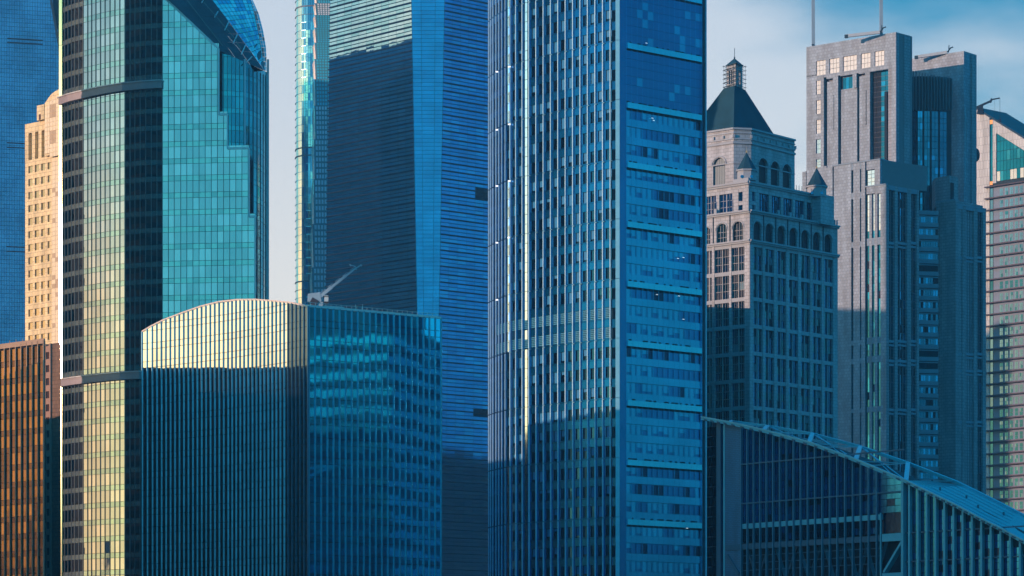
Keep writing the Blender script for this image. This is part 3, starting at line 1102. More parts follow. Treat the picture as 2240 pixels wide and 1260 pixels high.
# =================================================================== H: low glass block with arched roof line
def block_glass():
    CL = Curve([(312, 639.3), (335, 637.6), (358, 635.5), (430, 628.5), (500, 621.4), (560, 614.3), (615, 607.5), (675, 600)])
    CR = Curve([(675, 600), (964, 618)])
    T = Thing('glass_block', 'low angular glass block with vertical fins, golden top and arched roofline', 'building', (*CL.pos(CL.L), 0))
    prof = [(312, 727), (330, 716), (358, 702), (400, 686), (440, 672), (480, 662), (520, 657.5), (560, 657), (600, 660), (640, 664), (675, 672)]
    sp = [CL.at(p) for p, _ in prof]
    zp = [CL.z(p, y) for p, y in prof]
    zf = lambda s: float(np.interp(s, sp, zp))
    ztR = CR.z(675, 672)
    zbase = min(zp) - 1.5
    # core with an arched top
    ss = np.linspace(0, CL.L - .3, 24)
    back = tuple(CR.ext(CR.L, -2))
    bl = (CL.p[0][0] + 6, 668)
    pl = [tuple(CL.ext(v, -.35)) for v in ss] + [tuple(CR.ext(.5, -.35)), tuple(CR.ext(CR.L - .1, -.35)), (CR.p[1][0] - 30, 655), bl]
    zt = [zf(v) - .5 for v in ss] + [ztR - .5, ztR - .5, ztR - .8, zp[0] - .5]
    wallm = matte('deep_navy_backing', (0.010, 0.022, 0.035), .4)
    prism(T, 'inner_wall', wallm, pl, 0, zbase)
    # upper wall behind the panes, faceted
    for i in range(len(ss) - 1):
        extr(T, 'parapet_backing', wallm, CL, [(ss[i], zbase - .5), (ss[i + 1], zbase - .5), (ss[i + 1], zf(ss[i + 1]) - .1), (ss[i], zf(ss[i]) - .1)], -.5, .4)
    slab(T, 'parapet_backing', wallm, CR, 0, CR.L, zbase - .5, ztR - .1, -.5, .4)
    roofm = matte('roof_grey', (0.18, 0.22, 0.24), .7)
    prism(T, 'roof', roofm, [tuple(CL.ext(CL.L * .45, -1)), tuple(CL.ext(CL.L - .8, -1)), tuple(CR.ext(1.2, -1)), tuple(CR.ext(CR.L - .5, -1)), (CR.p[1][0] - 30, 650)], zbase + .1, ztR - 1.0)
    gA = glass('smoke_glass', (0.88, 0.96, 1.0), .03, 1.0, bump=.03, bscale=.12, var=.06)
    gA2 = glass('smoke_glass_b', (0.76, 0.84, 0.88), .04, 1.0, bump=.03, bscale=.12)
    gA3 = glass('dark_reflection_glass', (0.10, 0.16, 0.22), .05, .95, bump=.05)
    gB = glass('cyan_block_glass', (0.02, 0.64, 0.96), .03, .95, bump=.09, bscale=.10, var=.12)
    gB2 = glass('cyan_block_glass_b', (0.03, 0.70, 1.0), .05, .95, bump=.05, bscale=.10)
    gB3 = glass('cyan_block_glass_d', (0.02, 0.56, 0.88), .03, .95, bump=.05, bscale=.10)
    fin = matte('fin_grey_blue', (0.14, 0.30, 0.46), .3, 1.0)
    fl = 41.5 / F * 619
    z0ref = CL.z(520, 725.6)
    nb = 39
    es = np.linspace(0, CL.L, nb + 1)
    zlines = [z0ref + 2 * fl - k * fl for k in range(0, 30)]
    for k, z1 in enumerate(zlines):
        if z1 - fl < 1:
            break
        zs_ = z1 - 14.0 / F * 619
        for i in range(nb):
            a, b = es[i], es[i + 1]
            px_mid = 312 + 363 * (i + .5) / nb
            bay = i >= nb - 5
            for nm, u, v in (('spandrel_panel', zs_, z1), ('window_pane', z1 - fl, zs_)):
                if bay:
                    m = gA3  # dark reflection in the corner bays is put into the glass tint
                else:
                    m = pick((gA, 3), (gA2, 2)) if i % 2 else pick((gA, 1), (gA2, 3))
                if v > zbase - 1:
                    pcell(T, nm, m, CL, a, b, u, v, zf, 0, .12, .09)
                else:
                    cell(T, nm, m, CL, a, b, u, v, 0, .12, .09, .002)
    for i in range(nb + 1):
        s = es[i]
        cell(T, 'fin', fin, CL, s - .08, s + .08, 0, zf(s) + .15, .1, .22, 0)
    for i in range(len(prof) - 1):
        T.bar('coping', matte('warm_coping', (0.55, 0.50, 0.45), .5), (*CL.ext(sp[i], 0), zp[i] + .15), (*CL.ext(sp[i + 1], 0), zp[i + 1] + .15), .5, .3)
    nb = 22
    es = np.linspace(0, CR.L, nb + 1)
    for k, z1 in enumerate(zlines):
        if z1 - fl < 1:
            break
        zs_ = z1 - 14.0 / F * 619
        for i in range(nb):
            for nm, u, v in (('spandrel_panel', zs_, z1), ('window_pane', z1 - fl, zs_)):
                v = min(v, ztR)
                if v - u < .3:
                    continue
                m = pick((gB, 3), (gB2, 1.2 if nm[0] == 'w' else .3), (gB3, 1.2))
                cell(T, nm, m, CR, es[i], es[i + 1], u, v, 0, .12, .09, .0014)
    for i in range(nb + 1):
        s = es[i]
        cell(T, 'fin', matte('fin_teal', (0.08, 0.30, 0.42), .3, .8), CR, s - .09, s + .09, 0, ztR + .1, .1, .25, 0)
    T.bar('coping', pale_metal, (*CR.ext(0, 0), ztR + .2), (*CR.ext(CR.L, 0), ztR + .2), .5, .4)
    nr_ = 26
    for i in range(nr_ + 1):
        s = CR.L * i / nr_
        T.bar('rail_post', pale_metal, (*CR.ext(s, -1.2), ztR - .9), (*CR.ext(s, -1.2), ztR + 1.1), .07)
    for h_ in (.6, 1.1):
        T.bar('rail', pale_metal, (*CR.ext(0, -1.2), ztR + h_), (*CR.ext(CR.L, -1.2), ztR + h_), .06)
    for (s, w_, h_) in ((20, 1.4, 1.0), (21.9, .9, .8), (24, 1.1, .7), (27, 2.0, .5)):
        if s < CR.L - 1:
            T.bar('vent_box', roofm, (*CR.ext(s, -2.5), ztR - .9), (*CR.ext(s, -2.5), ztR + h_), w_)
    cell(T, 'corner_post', fin, CL, CL.L - .15, CL.L + .15, 0, ztR + .2, -.1, .4, 0)
    T.finish()
    # roof plant room
    T = Thing('plant_room', 'long pale plant housing on the glass block roof beside the cleaning crane', 'roof plant', tuple(P(730, 672, 612)))
    base = CR.z(675, 684)
    R = Curve([(698, 606), (752, 609)])
    m = matte('pale_blue_panel', (0.42, 0.52, 0.58), .5)
    slab(T, 'housing', m, R, 0, R.L, base - .6, base + 2.0, -4, 4)
    for i in range(9):
        s = R.L * (i + .5) / 9
        cell(T, 'panel', m, R, s - .24, s + .24, base - .3, base + 1.7, .01, .08, 0)
    slab(T, 'rail', pale_metal, R, -.1, R.L + .1, base + 2.05, base + 2.2, -.2, .3)
    T.finish()
    T = Thing('skylight', 'low pale skylight hump on the glass block roof, right of the plant housing', 'roof plant', tuple(P(805, 680, 612)))
    R = Curve([(775, 609), (832, 613)])
    prf = [(0, 0), (.04, .5), (.12, 1.0), (.3, 1.15), (.6, .9), (.9, .75), (.96, .3), (1, 0)]
    b0 = CR.z(800, 690)
    extr(T, 'dome', matte('pale_cream_metal', (0.60, 0.60, 0.56), .5), R, [(0, b0 - .8)] + [(R.L, b0 - .8)] + [(R.L * u, b0 + v * 1.1) for u, v in prf[::-1]], -3, 3)
    for i in range(1, 7):
        s = R.L * i / 7
        T.bar('rib', pale_metal, (*R.ext(s, .1), b0 - .8), (*R.ext(s, .1), b0 + .9), .12)
    for pxx in (778, 793):
        T.bar('mast', pale_metal, P(pxx, 688, 611), P(pxx, 666, 611), .1)
    T.finish()
    # cleaning crane
    T = Thing('cleaning_crane', 'pale window-cleaning crane with raised arm on the glass block roof corner', 'crane', tuple(P(690, 668, 606)))
    cm = matte('crane_paint', (0.22, 0.36, 0.46), .45)
    dkm = matte('crane_dark', (0.04, 0.05, 0.07), .5)
    D = 606.0
    T.bar('base', cm, P(682, 671.5, D), P(706, 673, D), .5, 2.2)
    for p in (683, 688):
        T.bar('wheel', dkm, P(p, 667, D - .8), P(p, 672.5, D - .8), .35, .5)
    T.bar('slew_ring', dkm, P(684, 667, D), P(691, 655, D), .9, 1.4)
    T.bar('cabin', cm, P(676, 653, D), P(702, 650, D), .75, 1.8)
    T.bar('counterweight', cm, P(673, 651.5, D), P(681, 652, D), .55, 1.5)
    T.bar('arm', cm, P(697, 652, D), P(726, 628, D), .62, .62)
    T.bar('arm', cm, P(725, 629, D), P(757, 603, D), .46, .46)
    T.bar('arm', cm, P(756, 604, D), P(777, 588, D), .32, .32)
    T.bar('brace', cm, P(700, 656, D), P(712, 641, D), .25, .25)
    T.bar('jib', cm, P(772, 590, D), P(790, 580, D), .2, .2)
    T.bar('jib', cm, P(766, 579.5, D), P(778, 583, D), .14, .14)
    T.bar('cross_bar', cm, P(776, 583, D), P(780, 590, D), .2, .2)
    for q in range(9):
        u0, u1 = q / 9, (q + 1) / 9
        f_ = lambda u: P(700 + 74 * u, 645 - 56 * u, D)
        T.bar('lattice', cm, f_(u0) + np.array([0, 0, .35 + .1 * (q % 2)]), f_(u1) + np.array([0, 0, .35 - .5 * (q % 2)]), .07)
    T.bar('cable', dkm, P(776, 584, D), P(714, 640, D), .05)
    T.bar('cable', dkm, P(789, 582, D), P(789, 596, D), .04)
    T.bar('pulley', dkm, P(775, 589, D), P(776, 593, D), .25, .3)
    T.bar('lamp', cm, P(789, 578.5, D), P(791, 582.5, D), .25, .25)
    T.bar('lamp', cm, P(765, 578, D), P(768, 582, D), .25, .25)
    T.bar('winch_post', cm, P(714, 637, D), P(714, 648, D), .12)
    T.bar('winch', pale_metal, P(714, 647, D), P(714, 660, D), .75, .8)
    T.bar('winch_band', dkm, P(714, 648.5, D), P(714, 650, D), .95, .95)
    T.bar('winch_foot', dkm, P(709, 661, D), P(719, 661, D), .25, .9)
    T.finish()


# =================================================================== I: centre tower
def tower_centre():
    lp = [(1067, 733), (1070, 731), (1076, 728.4), (1086, 725.0), (1098, 721.3), (1108, 718.8), (1119, 716.6), (1131, 714.4), (1145, 712.6), (1160, 710.9), (1176, 709), (1207, 705.3),
          (1239, 701.7), (1271, 698.3), (1303, 695), (1336, 691.8), (1352, 690)]
    C = Curve(lp)
    R = Curve([(1352, 690), (1540, 707.5)])
    T = Thing('fluted_tower', 'tall blue central tower with a curved finned left side and flat banded right side', 'skyscraper', (*C.pos(C.L), 0))
    top = C.z(1352, -80)
    wallm = matte('blue_backing', (0.015, 0.06, 0.10), .4)
    prism(T, 'inner_wall', wallm, [tuple(C.ext(v, -.5)) for v in np.linspace(0, C.L - .4, 24)] + [tuple(R.ext(.6, -.5)), tuple(R.ext(R.L - .05, -.5)), (R.p[1][0] - 3, 722), (22, 748), (3, 748)], 0, top)
    DC = 690.
    mod = 130.3 / F * DC
    fl = mod / 3
    zj0 = zz(219, DC)
    fin_l = matte('cream_fin', (0.38, 0.64, 0.80), .45, .0)
    spn = glass('blue_spandrel', (0.004, 0.16, 0.46), .22, .95, bump=.02)
    spn2 = glass('blue_spandrel_b', (0.004, 0.13, 0.39), .22, .95, bump=.02)
    wd = glass('dark_window', (0.006, 0.045, 0.10), .08, .95)
    wd2 = glass('dusk_window', (0.012, 0.10, 0.20), .08, .95)
    wb = matte('lowered_blind', (0.01, 0.17, 0.36), .5, .2)
    side = glass('reveal_blue', (0.005, 0.15, 0.44), .25, .8)
    fpx = [1068.5, 1071, 1075, 1080, 1086.8, 1093, 1099.5, 1107, 1118.5, 1131, 1144.8, 1159.3, 1175, 1191, 1206.9, 1223, 1239.2, 1255.3, 1271.4, 1287.7, 1304, 1320.7, 1337.5]
    hotstrip = {1159.3: 'w', 1118.5: 'n'}
    pol = glass('mirror_strip', (0.66, 0.80, 1.0), .10, 1.0, bump=.05, bscale=.25)
    lou = matte('louvre_blue', (0.03, 0.22, 0.36), .5, .2)
    nfl = 0
    j = -8
    while True:
        zt = zj0 - j * fl
        if zt - fl < 3:
            break
        yj = 219 + 43.43 * j
        louv = 640 < yj + 10 < 722
        for a, b in zip(fpx[:-1], fpx[1:]):
            sa, sb = C.at(a), C.at(b)
            w = sb - sa
            z1, z0 = zt - 16. / F * 692, zt - 40. / F * 692
            cell(T, 'spandrel_panel', pick((spn, 2), (spn2, 1)), C, sa, sb, z1, zt, 0, .14, .05, .002)
            cell(T, 'spandrel_panel', spn2, C, sa, sb, zt - fl, z0, 0, .14, .05, .002)
            sm = sa + w * .30
            cell(T, 'reveal_panel', side, C, sa, sm, z0, z1, 0, .12, .04)
            if louv and b > 1090:
                for q in range(6):
                    zq = z0 + (z1 - z0) * (q + .5) / 6
                    cell(T, 'louvre_blade', lou, C, sa + .15, sb - .1, zq - .13, zq + .10, -.05, .16, 0)
                continue
            r = random.random()
            if r < .5:
                cell(T, 'window_pane', pick((wd, 3), (wd2, 1)), C, sm, sb, z0, z1, -.25, .1, .05, .004)
            else:
                f_ = random.choice((1, 1, .8, .6, .75, .3))
                zc = z1 - (z1 - z0) * f_
                cell(T, 'blind', pick((wb, 2), (wd2, 1)), C, sm, sb, zc, z1, -.25, .1, .05)
                if f_ < 1:
                    cell(T, 'window_pane', wd, C, sm, sb, z0, zc, -.25, .1, .05, .004)
        cell(T, 'sill_line', fin_l, C, C.at(1160), C.at(1337), zt - .06, zt + .02, .14, .05, 0) if False else None
        # notched corner
        cell(T, 'corner_bay', spn, C, C.at(1339.5), C.at(1349.5), zt - 19. / F * 690, zt, -.1, .2, .05)
        cell(T, 'corner_recess', wd, C, C.at(1339.5), C.at(1349.5), zt - fl, zt - 19. / F * 690, -.45, .1, .05)
        j += 1
    sn = math.radians(-141)
    sn = np.array([math.sin(sn), math.cos(sn), 0])
    st_ = np.array([-sn[1], sn[0], 0])

    def strip(px_, w_, za, hh):
        T.box('mirror_strip', pol, np.array([*C.ext(C.at(px_), .45), za + hh / 2]), st_, sn, hh - .1, w_, .3)
    # fins in storey-group lengths with small gaps and brackets
    for k in range(-3, 10):
        z1 = zj0 - k * mod
        z0 = z1 - mod
        if z0 < 0:
            z0 = 0.0
            if z1 < 2:
                break
        for p in fpx[1:]:
            s = C.at(p)
            big = p > 1110
            w = .20 if big else .10
            cell(T, 'fin', fin_l, C, s - w / 2, s + w / 2, z0 + .12, z1 - .1, .14, .30 if big else .2, 0)
            if big:
                cell(T, 'bracket', matte('bracket_blue', (0.16, 0.42, 0.55), .5), C, s - .1, s + .55, z1 - .10, z1 + .02, .14, .3, 0)
        s = C.at(1156)
        for q in range(6):
            if 640 < 219 + 130.3 * k + 21 * q < 718 and q % 2:
                continue
            za = z1 - (q + 1) * mod / 6
            if za > 1:
                strip(1155.2, .64, za, mod / 6)
        if k in (1, 2, 3, 6, 7) or k < 0:
            for q in range(6):
                za = z1 - (q + 1) * mod / 6
                if za > 1:
                    strip(1116.6, .24, za, mod / 6)
        for p in (1352,):
            c0 = C.ext(C.L, .15)
            T.box('corner_column', matte('pale_blue_column', (0.20, 0.52, 0.68), .35, .1), np.array([*c0, (z0 + z1) / 2]), (1, 0, 0), (0, 1, 0), z1 - z0 - .1, .85, .85)
    # white light boxes on the fin brackets at the far left
    # right face ---------------------------------------------------
    gR = {'hi': glass('band_cyan', (0.03, 0.58, 0.78), .2, .85, bump=.02),
          'p': glass('right_blue', (0.01, 0.34, 0.57), .12, .9, bump=.03),
          'p2': glass('right_blue_b', (0.01, 0.33, 0.56), .12, .9, bump=.03),
          'd': glass('right_blue_dark', (0.005, 0.17, 0.38), .10, .9, bump=.03),
          'b': glass('right_blue_blind', (0.02, 0.44, 0.68), .25, .8, bump=.02)}
    dkl = matte('near_black_line', (0.004, 0.012, 0.03), .6)
    s0, s1 = R.at(1369), R.at(1532)
    slab(T, 'edge_strip', gR['d'], R, R.at(1354.5), s0, 0, top, -.1, .2)
    slab(T, 'edge_strip', gR['p'], R, s1, R.L, 0, top, 0, .5)
    prs = np.linspace(0, 1, 15)
    for k in range(-3, 10):
        zt = R.z(1365, 223 + 130.3 * k)
        if zt < 6:
            break
        zb_ = zt - 12.5 / F * 695
        slab(T, 'dark_line', dkl, R, s0, s1, zt - .05, zt + .35, 0, .12)  # near-black strips above and below each band
        slab(T, 'dark_line', dkl, R, s0, s1, zb_ - .35, zb_, 0, .12)
        for i in range(14):
            cell(T, 'band_panel', gR['hi'], R, s0 + (s1 - s0) * prs[i], s0 + (s1 - s0) * prs[i + 1], zb_, zt, .05, .5, .04)
        slab(T, 'band_backing', frame_dark, R, s0, s1, zb_, zt, -.1, .14)
        hz = (mod - (zt - zb_)) / 3.0
        plain = k < 0
        for f_ in range(3):
            z1 = zb_ - .35 - f_ * hz if f_ == 0 else zb_ - f_ * hz
            z0 = zb_ - (f_ + 1) * hz
            if z0 < 1:
                break
            zw = z0 + hz * .42
            run = 'b'
            for i in range(14):
                a, b = s0 + (s1 - s0) * prs[i], s0 + (s1 - s0) * prs[i + 1]
                if plain:
                    cell(T, 'dark_panel', pick((gR['d'], 3), (gR['p2'], .35)), R, a, b, z0, (z0 + z1) / 2, 0, .12, .05, .003)
                    cell(T, 'dark_panel', pick((gR['d'], 3), (gR['p2'], .35)), R, a, b, (z0 + z1) / 2, z1, 0, .12, .05, .003)
                    continue
                cell(T, 'spandrel_panel', gR['p'] if random.random() < .7 else gR['p2'], R, a, b, z0, zw, 0, .12, .05, .002)
                if random.random() < .35:
                    run = random.choice('bbdd')
                if run == 'b':
                    fr_ = random.choice((1, 1, 1, .75, .5))
                    zc = z1 - (z1 - zw) * fr_
                    cell(T, 'blind', pick((gR['b'], 2), (gR['p'], 2)), R, a, b, zc, z1, -.25, .1, .05, .002)
                    if fr_ < 1:
                        cell(T, 'window_pane', gR['d'], R, a, b, zw, zc, -.25, .1, .05, .003)
                else:
                    cell(T, 'window_pane', pick((gR['d'], 3), (wd, 1)), R, a, b, zw, z1, -.25, .1, .05, .003)
    for i in range(15):
        s = s0 + (s1 - s0) * prs[i]
        cell(T, 'mullion', gR['p'], R, s - .05, s + .05, 0, top, .02, .14, 0)
    for p in (1535.5, 1539.5):
        s = R.at(p)
        cell(T, 'edge_fin', fin_l if p > 1537 else frame_dark, R, s - .12, s + .12, 0, top, .3, .5, 0)
    TT = T
    # lights on the facade
    lm = bpy.data.materials.new('lit_lamp')
    lm.use_nodes = True
    p = lm.node_tree.nodes['Principled BSDF']
    p.inputs['Emission Color'].default_value = (.9, .97, 1, 1)
    p.inputs['Emission Strength'].default_value = 0.8
    for (x, y) in ((1482, 566), (1494, 564), (1436, 645), (1484, 648), (1494, 699), (1502, 1156), (1512, 1155), (1426, 259), (1429, 264), (1413, 95)):
        s = R.at(x)
        zl_ = R.z(x, y)
        cell(TT, 'ceiling_light', lm, R, s - .28, s + .28, zl_, zl_ + .09, .14, .05, 0)
    TT.finish()
    for (x, y) in ((1087, 157), (1087, 284), (1087, 407), (1087, 531), (1087, 656), (1114, 146), (1114, 272), (1114, 396), (1113, 520)):
        row = {157: 'topmost', 284: 'second highest', 407: 'third highest', 531: 'fourth highest', 656: 'lowest', 146: 'topmost', 272: 'second highest', 396: 'third highest', 520: 'lowest'}[y]
        T = Thing('facade_lamp', 'small white floodlight on the central tower, %s of the %s lamp column' % (row, 'left' if x < 1100 else 'right'), 'lamp', tuple(P(x, y, C.D(x) - 1.1)), 'floodlights on the fins of the central tower')
        q = P(x, y, C.D(x) - 1.1)
        T.bar('lamp_head', lm, q - np.array([.3, 0, 0]), q + np.array([.3, 0, 0]), .22, .3)
        T.bar('lamp_arm', steel, q, q + np.array([0, 1.0, 0]), .1, .1)
        T.finish()


# =================================================================== J: bell tower building
def arch(T, name, mat, C, sa, sb, z0, z1, wa, wb, zs, off, th, n=9):
    """wall bay sa..sb, z0..z1 with an arched opening wa..wb that springs at zs; opening reaches down to z0"""
    r = (wb - wa) / 2
    c = (wa + wb) / 2
    pts = [(sa, z0), (wa, z0), (wa, zs)]
    for i in range(1, n):
        t = math.pi * (1 - i / n)
        pts.append((c + r * math.cos(t), zs + r * math.sin(t)))
    pts += [(wb, zs), (wb, z0), (sb, z0), (sb, z1), (sa, z1)]
    fr = [np.array([*C.ext(a, off + th), b]) for a, b in pts]
    bk = [np.array([*C.ext(a, off), b]) for a, b in pts]
    N = len(pts)
    m = n + 3          # index of last arch-side pt + 1: pts[2..n+2] arch
    faces = []
    # left pier, right pier, and strips over the arch
    iL, iR = 2, 2 + n          # springing points
    tl, tr = N - 1, N - 2
    faces.append([0, 1, iL, tl])
    faces.append([iR, iR + 1, iR + 2, tr])
    mid = 2 + n // 2
    for i in range(iL, mid):
        faces.append([tl, i, i + 1])
    faces.append([tl, mid, tr])
    for i in range(mid, iR):
        faces.append([tr, i, i + 1])
    for i in range(N):
        j = (i + 1) % N
        faces.append([i, i + N, j + N, j])
    T.poly(name, mat, fr + bk, faces)


def tower_bell():
    CL = Curve([(1490, 815), (1640, 800)])
    CR = Curve([(1640, 800), (1832, 827)])
    T = Thing('stone_building', 'pinkish stone high-rise with arched windows, dark pyramid roof and small corner turrets', 'building', (*CL.pos(CL.L), 0))
    st = stone('pink_granite', (0.28, 0.35, 0.41), 1.5, .85, .05, .10, jc=.5)
    stp = matte('pink_granite_plain', (0.27, 0.34, 0.40), .55)
    core = matte('window_dark_back', (0.008, 0.02, 0.035), .4)
    gl = glass('navy_window_glass', (0.012, 0.15, 0.32), .06, .95, var=.25)
    gl2 = glass('green_window_glass', (0.02, 0.20, 0.26), .08, .95, var=.25)
    wbl = matte('bell_blind', (0.10, 0.20, 0.26), .6)
    wdk = matte('unlit_room', (0.004, 0.015, 0.035), .5)
    mun = matte('pale_muntin', (0.30, 0.34, 0.36), .5)
    mun2 = matte('dark_muntin', (0.02, 0.05, 0.08), .5)
    zC = zz(527, 800)          # cornice over the shaft
    zA1 = zz(462, 800)         # cornice over the arched storey
    plan = [tuple(CL.ext(0, -.7)), tuple(CL.ext(CL.L - .6, -.7)), tuple(CR.ext(CR.L - .7, -.7)), (CR.p[1][0] - 3, 848), (CL.p[0][0] + 10, 845)]
    prism(T, 'inner_wall', core, plan, 0, zA1 - .2)
    # shaft
    pitch = 59.5 / F * 800
    Lw = [(1510, 1541), (1544, 1558), (1563, 1595), (1600, 1629)]
    Rw = [(1647.7, 1667.7), (1673, 1693), (1699.6, 1719.5), (1725.5, 1745.3), (1751.8, 1771.5), (1777.3, 1797), (1802.8, 1822)]
    def face(C, W, ends):
        ed = [ends[0]] + [v for w in W for v in w] + [ends[1]]
        for a, b in zip(ed[0::2], ed[1::2]):
            slab(T, 'pier', st, C, C.at(a), C.at(b), 0, zC, -.7, .8)
        for a, b in W:
            prev = zC
            for k in range(0, 24):
                zt = zz(538, 800) - k * pitch
                zl = zt - 51. / F * 800
                if zl < 1:
                    break
                cell(T, 'spandrel', stp, C, C.at(a), C.at(b), zt, prev, -.7, .68, 0)
                prev = zl
                sa, sb = C.at(a), C.at(b)
                nn = 2
                for q in range(nn):
                    u0 = sa + (sb - sa) * q / nn
                    u1 = sa + (sb - sa) * (q + 1) / nn
                    for r in range(3):
                        za, zb = zl + (zt - zl) * r / 3, zl + (zt - zl) * (r + 1) / 3
                        cell(T, 'window_pane', pick((gl, 6), (gl2, 1.5), (wbl, .5), (wdk, 1.5)) if r != 1 else pick((gl, 1), (gl2, 2), (wbl, .3)), C, u0, u1, za, zb, -.6, .1, .12, .006)
                    um = (u0 + u1) / 2
                    for e in (-.16, .16):
                        cell(T, 'muntin', mun if C is CL else mun2, C, um + (u1 - u0) * e - .035, um + (u1 - u0) * e + .035, zl, zt, -.5, .06, 0)
                cell(T, 'window_post', mun if C is CL else stp, C, (sa + sb) / 2 - .12, (sa + sb) / 2 + .12, zl, zt, -.5, .3, 0)
                for r in (1, 2):
                    zq = zl + (zt - zl) * r / 3
                    cell(T, 'transom', mun if C is CL else mun2, C, sa, sb, zq - .05, zq + .05, -.5, .1, 0)
    face(CL, Lw, (1490, 1640.2))
    face(CR, Rw, (1640, 1832))
    # cornices
    def cornice(C, z, h, out, a=None, b=None):
        a = -.2 if a is None else a
        b = C.L + .25 if b is None else b
        slab(T, 'cornice', stp, C, a, b, z - h * .5, z, -.5, .5 + out * .6)
        slab(T, 'cornice', stp, C, a, b, z, z + h * .5, -.5, .5 + out)
    cornice(CL, zC, .8, .7); cornice(CR, zC, .8, .7)
    # arched storey
    def arcade(C, W, ends, z0, z1, zs):
        ed = [ends[0]]
        for (a, b), (c, d) in zip(W[:-1], W[1:]):
            ed.append((b + c) / 2)
        ed.append(ends[1])
        for i, (a, b) in enumerate(W):
            arch(T, 'arch_bay', st, C, C.at(ed[i]), C.at(ed[i + 1]), z0, z1, C.at(a), C.at(b), zs, -.5, .55)
            sa, sb = C.at(a), C.at(b)
            sm = (sa + sb) / 2
            r = (sb - sa) / 2
            cell(T, 'arch_pane', gl2, C, sa, sb, z0, zs + r, -.8, .1, 0)
            for e in (-.5, 0, .5):
                cell(T, 'muntin', mun if C is CL else mun2, C, sm + r * e - .05, sm + r * e + .05, z0, zs + r * (.98 if e == 0 else .8), -.7, .12, 0)
            for r_ in (.33, .66):
                zq = z0 + (zs - z0) * r_ * 1.3
                cell(T, 'transom', mun if C is CL else mun2, C, sa, sb, zq - .05, zq + .05, -.7, .1, 0)
            # archivolt
            N = 8
            for k in range(N):
                t0, t1 = math.pi * k / N, math.pi * (k + 1) / N
                rr = r + .28
                p = (*C.ext(sm + rr * math.cos(t0), .12), zs + rr * math.sin(t0))
                q = (*C.ext(sm + rr * math.cos(t1), .12), zs + rr * math.sin(t1))
                T.bar('archivolt', stp, p, q, .14, .26)
    LA = [(1510, 1534), (1538, 1554.6), (1567.5, 1590.5), (1603, 1626)]
    RA = [(1648, 1665.3), (1674, 1691.5), (1700.3, 1717.5), (1726.5, 1743.7), (1752.5, 1769.5), (1778, 1795), (1803, 1820)]
    z0, z1, zs = zC + .4, zA1 - .4, zz(496, 800)
    arcade(CL, LA, (1490, 1640.1), z0, z1, zs)
    arcade(CR, RA, (1640.1, 1832), z0, z1, zs)
    cornice(CL, zA1, .8, .8); cornice(CR, zA1, .8, .8)
    # dark vertical joints on the pier lines
    for C, pp in ((CL, (1561, 1597.5)), (CR, (1669.5, 1696, 1722, 1748, 1773.6, 1799.5))):
        for p_ in pp:
            s = C.at(p_)
            cell(T, 'downpipe', mun2, C, s - .1, s + .1, zC + .5, zA1 + 3.8, .12, .16, 0)
    for C, pp in ((CL, (1565,)), (CR, (1702, 1728, 1754))):
        for p_ in pp:
            s = C.at(p_)
            cell(T, 'merlon', stp, C, s - .3, s + .5, zA1 + .4, zA1 + 1.6, -.3, .5, 0)
    # storey above, set slightly back
    z2 = zz(398, 800)
    UL = Curve([(1490, 816.2), (1637.5, 801.2)])
    UR = Curve([(1637.5, 801.2), (1816, 826.5)])
    prism(T, 'inner_wall', core, [tuple(UL.ext(0, -.6)), tuple(UL.ext(UL.L - .5, -.6)), tuple(UR.ext(UR.L - .6, -.6)), (UR.p[1][0] - 3, 845), (UL.p[0][0] + 10, 845)], zA1 - .2, z2 - .2)
    ULw = [(1510, 1536), (1541, 1566.5), (1573.5, 1602), (1615.5, 1624.7)]
    URw = [(1645, 1652), (1660.7, 1682), (1687.6, 1708), (1713.4, 1733.8), (1739, 1759.6), (1765, 1785), (1798.5, 1806)]
    for C, W, ends in ((UL, ULw, (1490, 1637.6)), (UR, URw, (1637.5, 1816))):
        ed = [ends[0]] + [v for w in W for v in w] + [ends[1]]
        for a, b in zip(ed[0::2], ed[1::2]):
            slab(T, 'pier', st, C, C.at(a), C.at(b), zA1, z2, -.6, .65)
        for (a, b) in W:
            sa, sb = C.at(a), C.at(b)
            small = (b - a) < 12
            zt, zl = (zz(416, 800), zz(459, 800)) if not small else (zz(416, 800), zz(436, 800))
            cell(T, 'lintel', st, C, sa, sb, zt, z2, -.6, .62, 0)
            if small:
                cell(T, 'lintel', st, C, sa, sb, zz(444.5, 800), zl, -.6, .62, 0)
                zl = zA1
            cell(T, 'large_pane', gl, C, sa, sb, zl, zt, -.55, .1, 0, .004)
            if not small:
                for u in (.25, .5, .75):
                    s = sa + (sb - sa) * u
                    cell(T, 'muntin', mun if C is UL else mun2, C, s - (.12 if u == .5 else .05), s + (.12 if u == .5 else .05), zl, zt, -.45, .12, 0)
                for u in (.33, .66):
                    zq = zl + (zt - zl) * u
                    cell(T, 'transom', mun if C is UL else mun2, C, sa, sb, zq - .05, zq + .05, -.45, .1, 0)
    cornice(UL, z2, .9, .7); cornice(UR, z2, .9, .6)
    slab(T, 'parapet', stp, UL, UL.at(1604), UL.L, z2 + .45, z2 + 1.3, -.6, .7)
    # octagonal body under the roof
    BL = Curve([(1500, 822), (1605, 812)])
    BM = Curve([(1605, 812), (1643, 813)])
    BR = Curve([(1643, 813), (1738, 829)])
    z3 = zz(279, 812)
    zc3 = zz(314, 812)
    prism(T, 'inner_wall', core, [tuple(BL.ext(0, -.6)), tuple(BL.ext(BL.L, -.7)), tuple(BM.ext(BM.L, -.7)), tuple(BR.ext(BR.L - .6, -.6)), (BR.p[1][0] - 4, 850), (BL.p[0][0] + 6, 850)], z2 - .3, z3)
    zs3 = zz(357, 812)
    WL_ = [(1515, 1542), (1560, 1586.5)]
    WR_ = [(1659.5, 1678.5), (1685.8, 1703.8), (1711.8, 1729.8)]
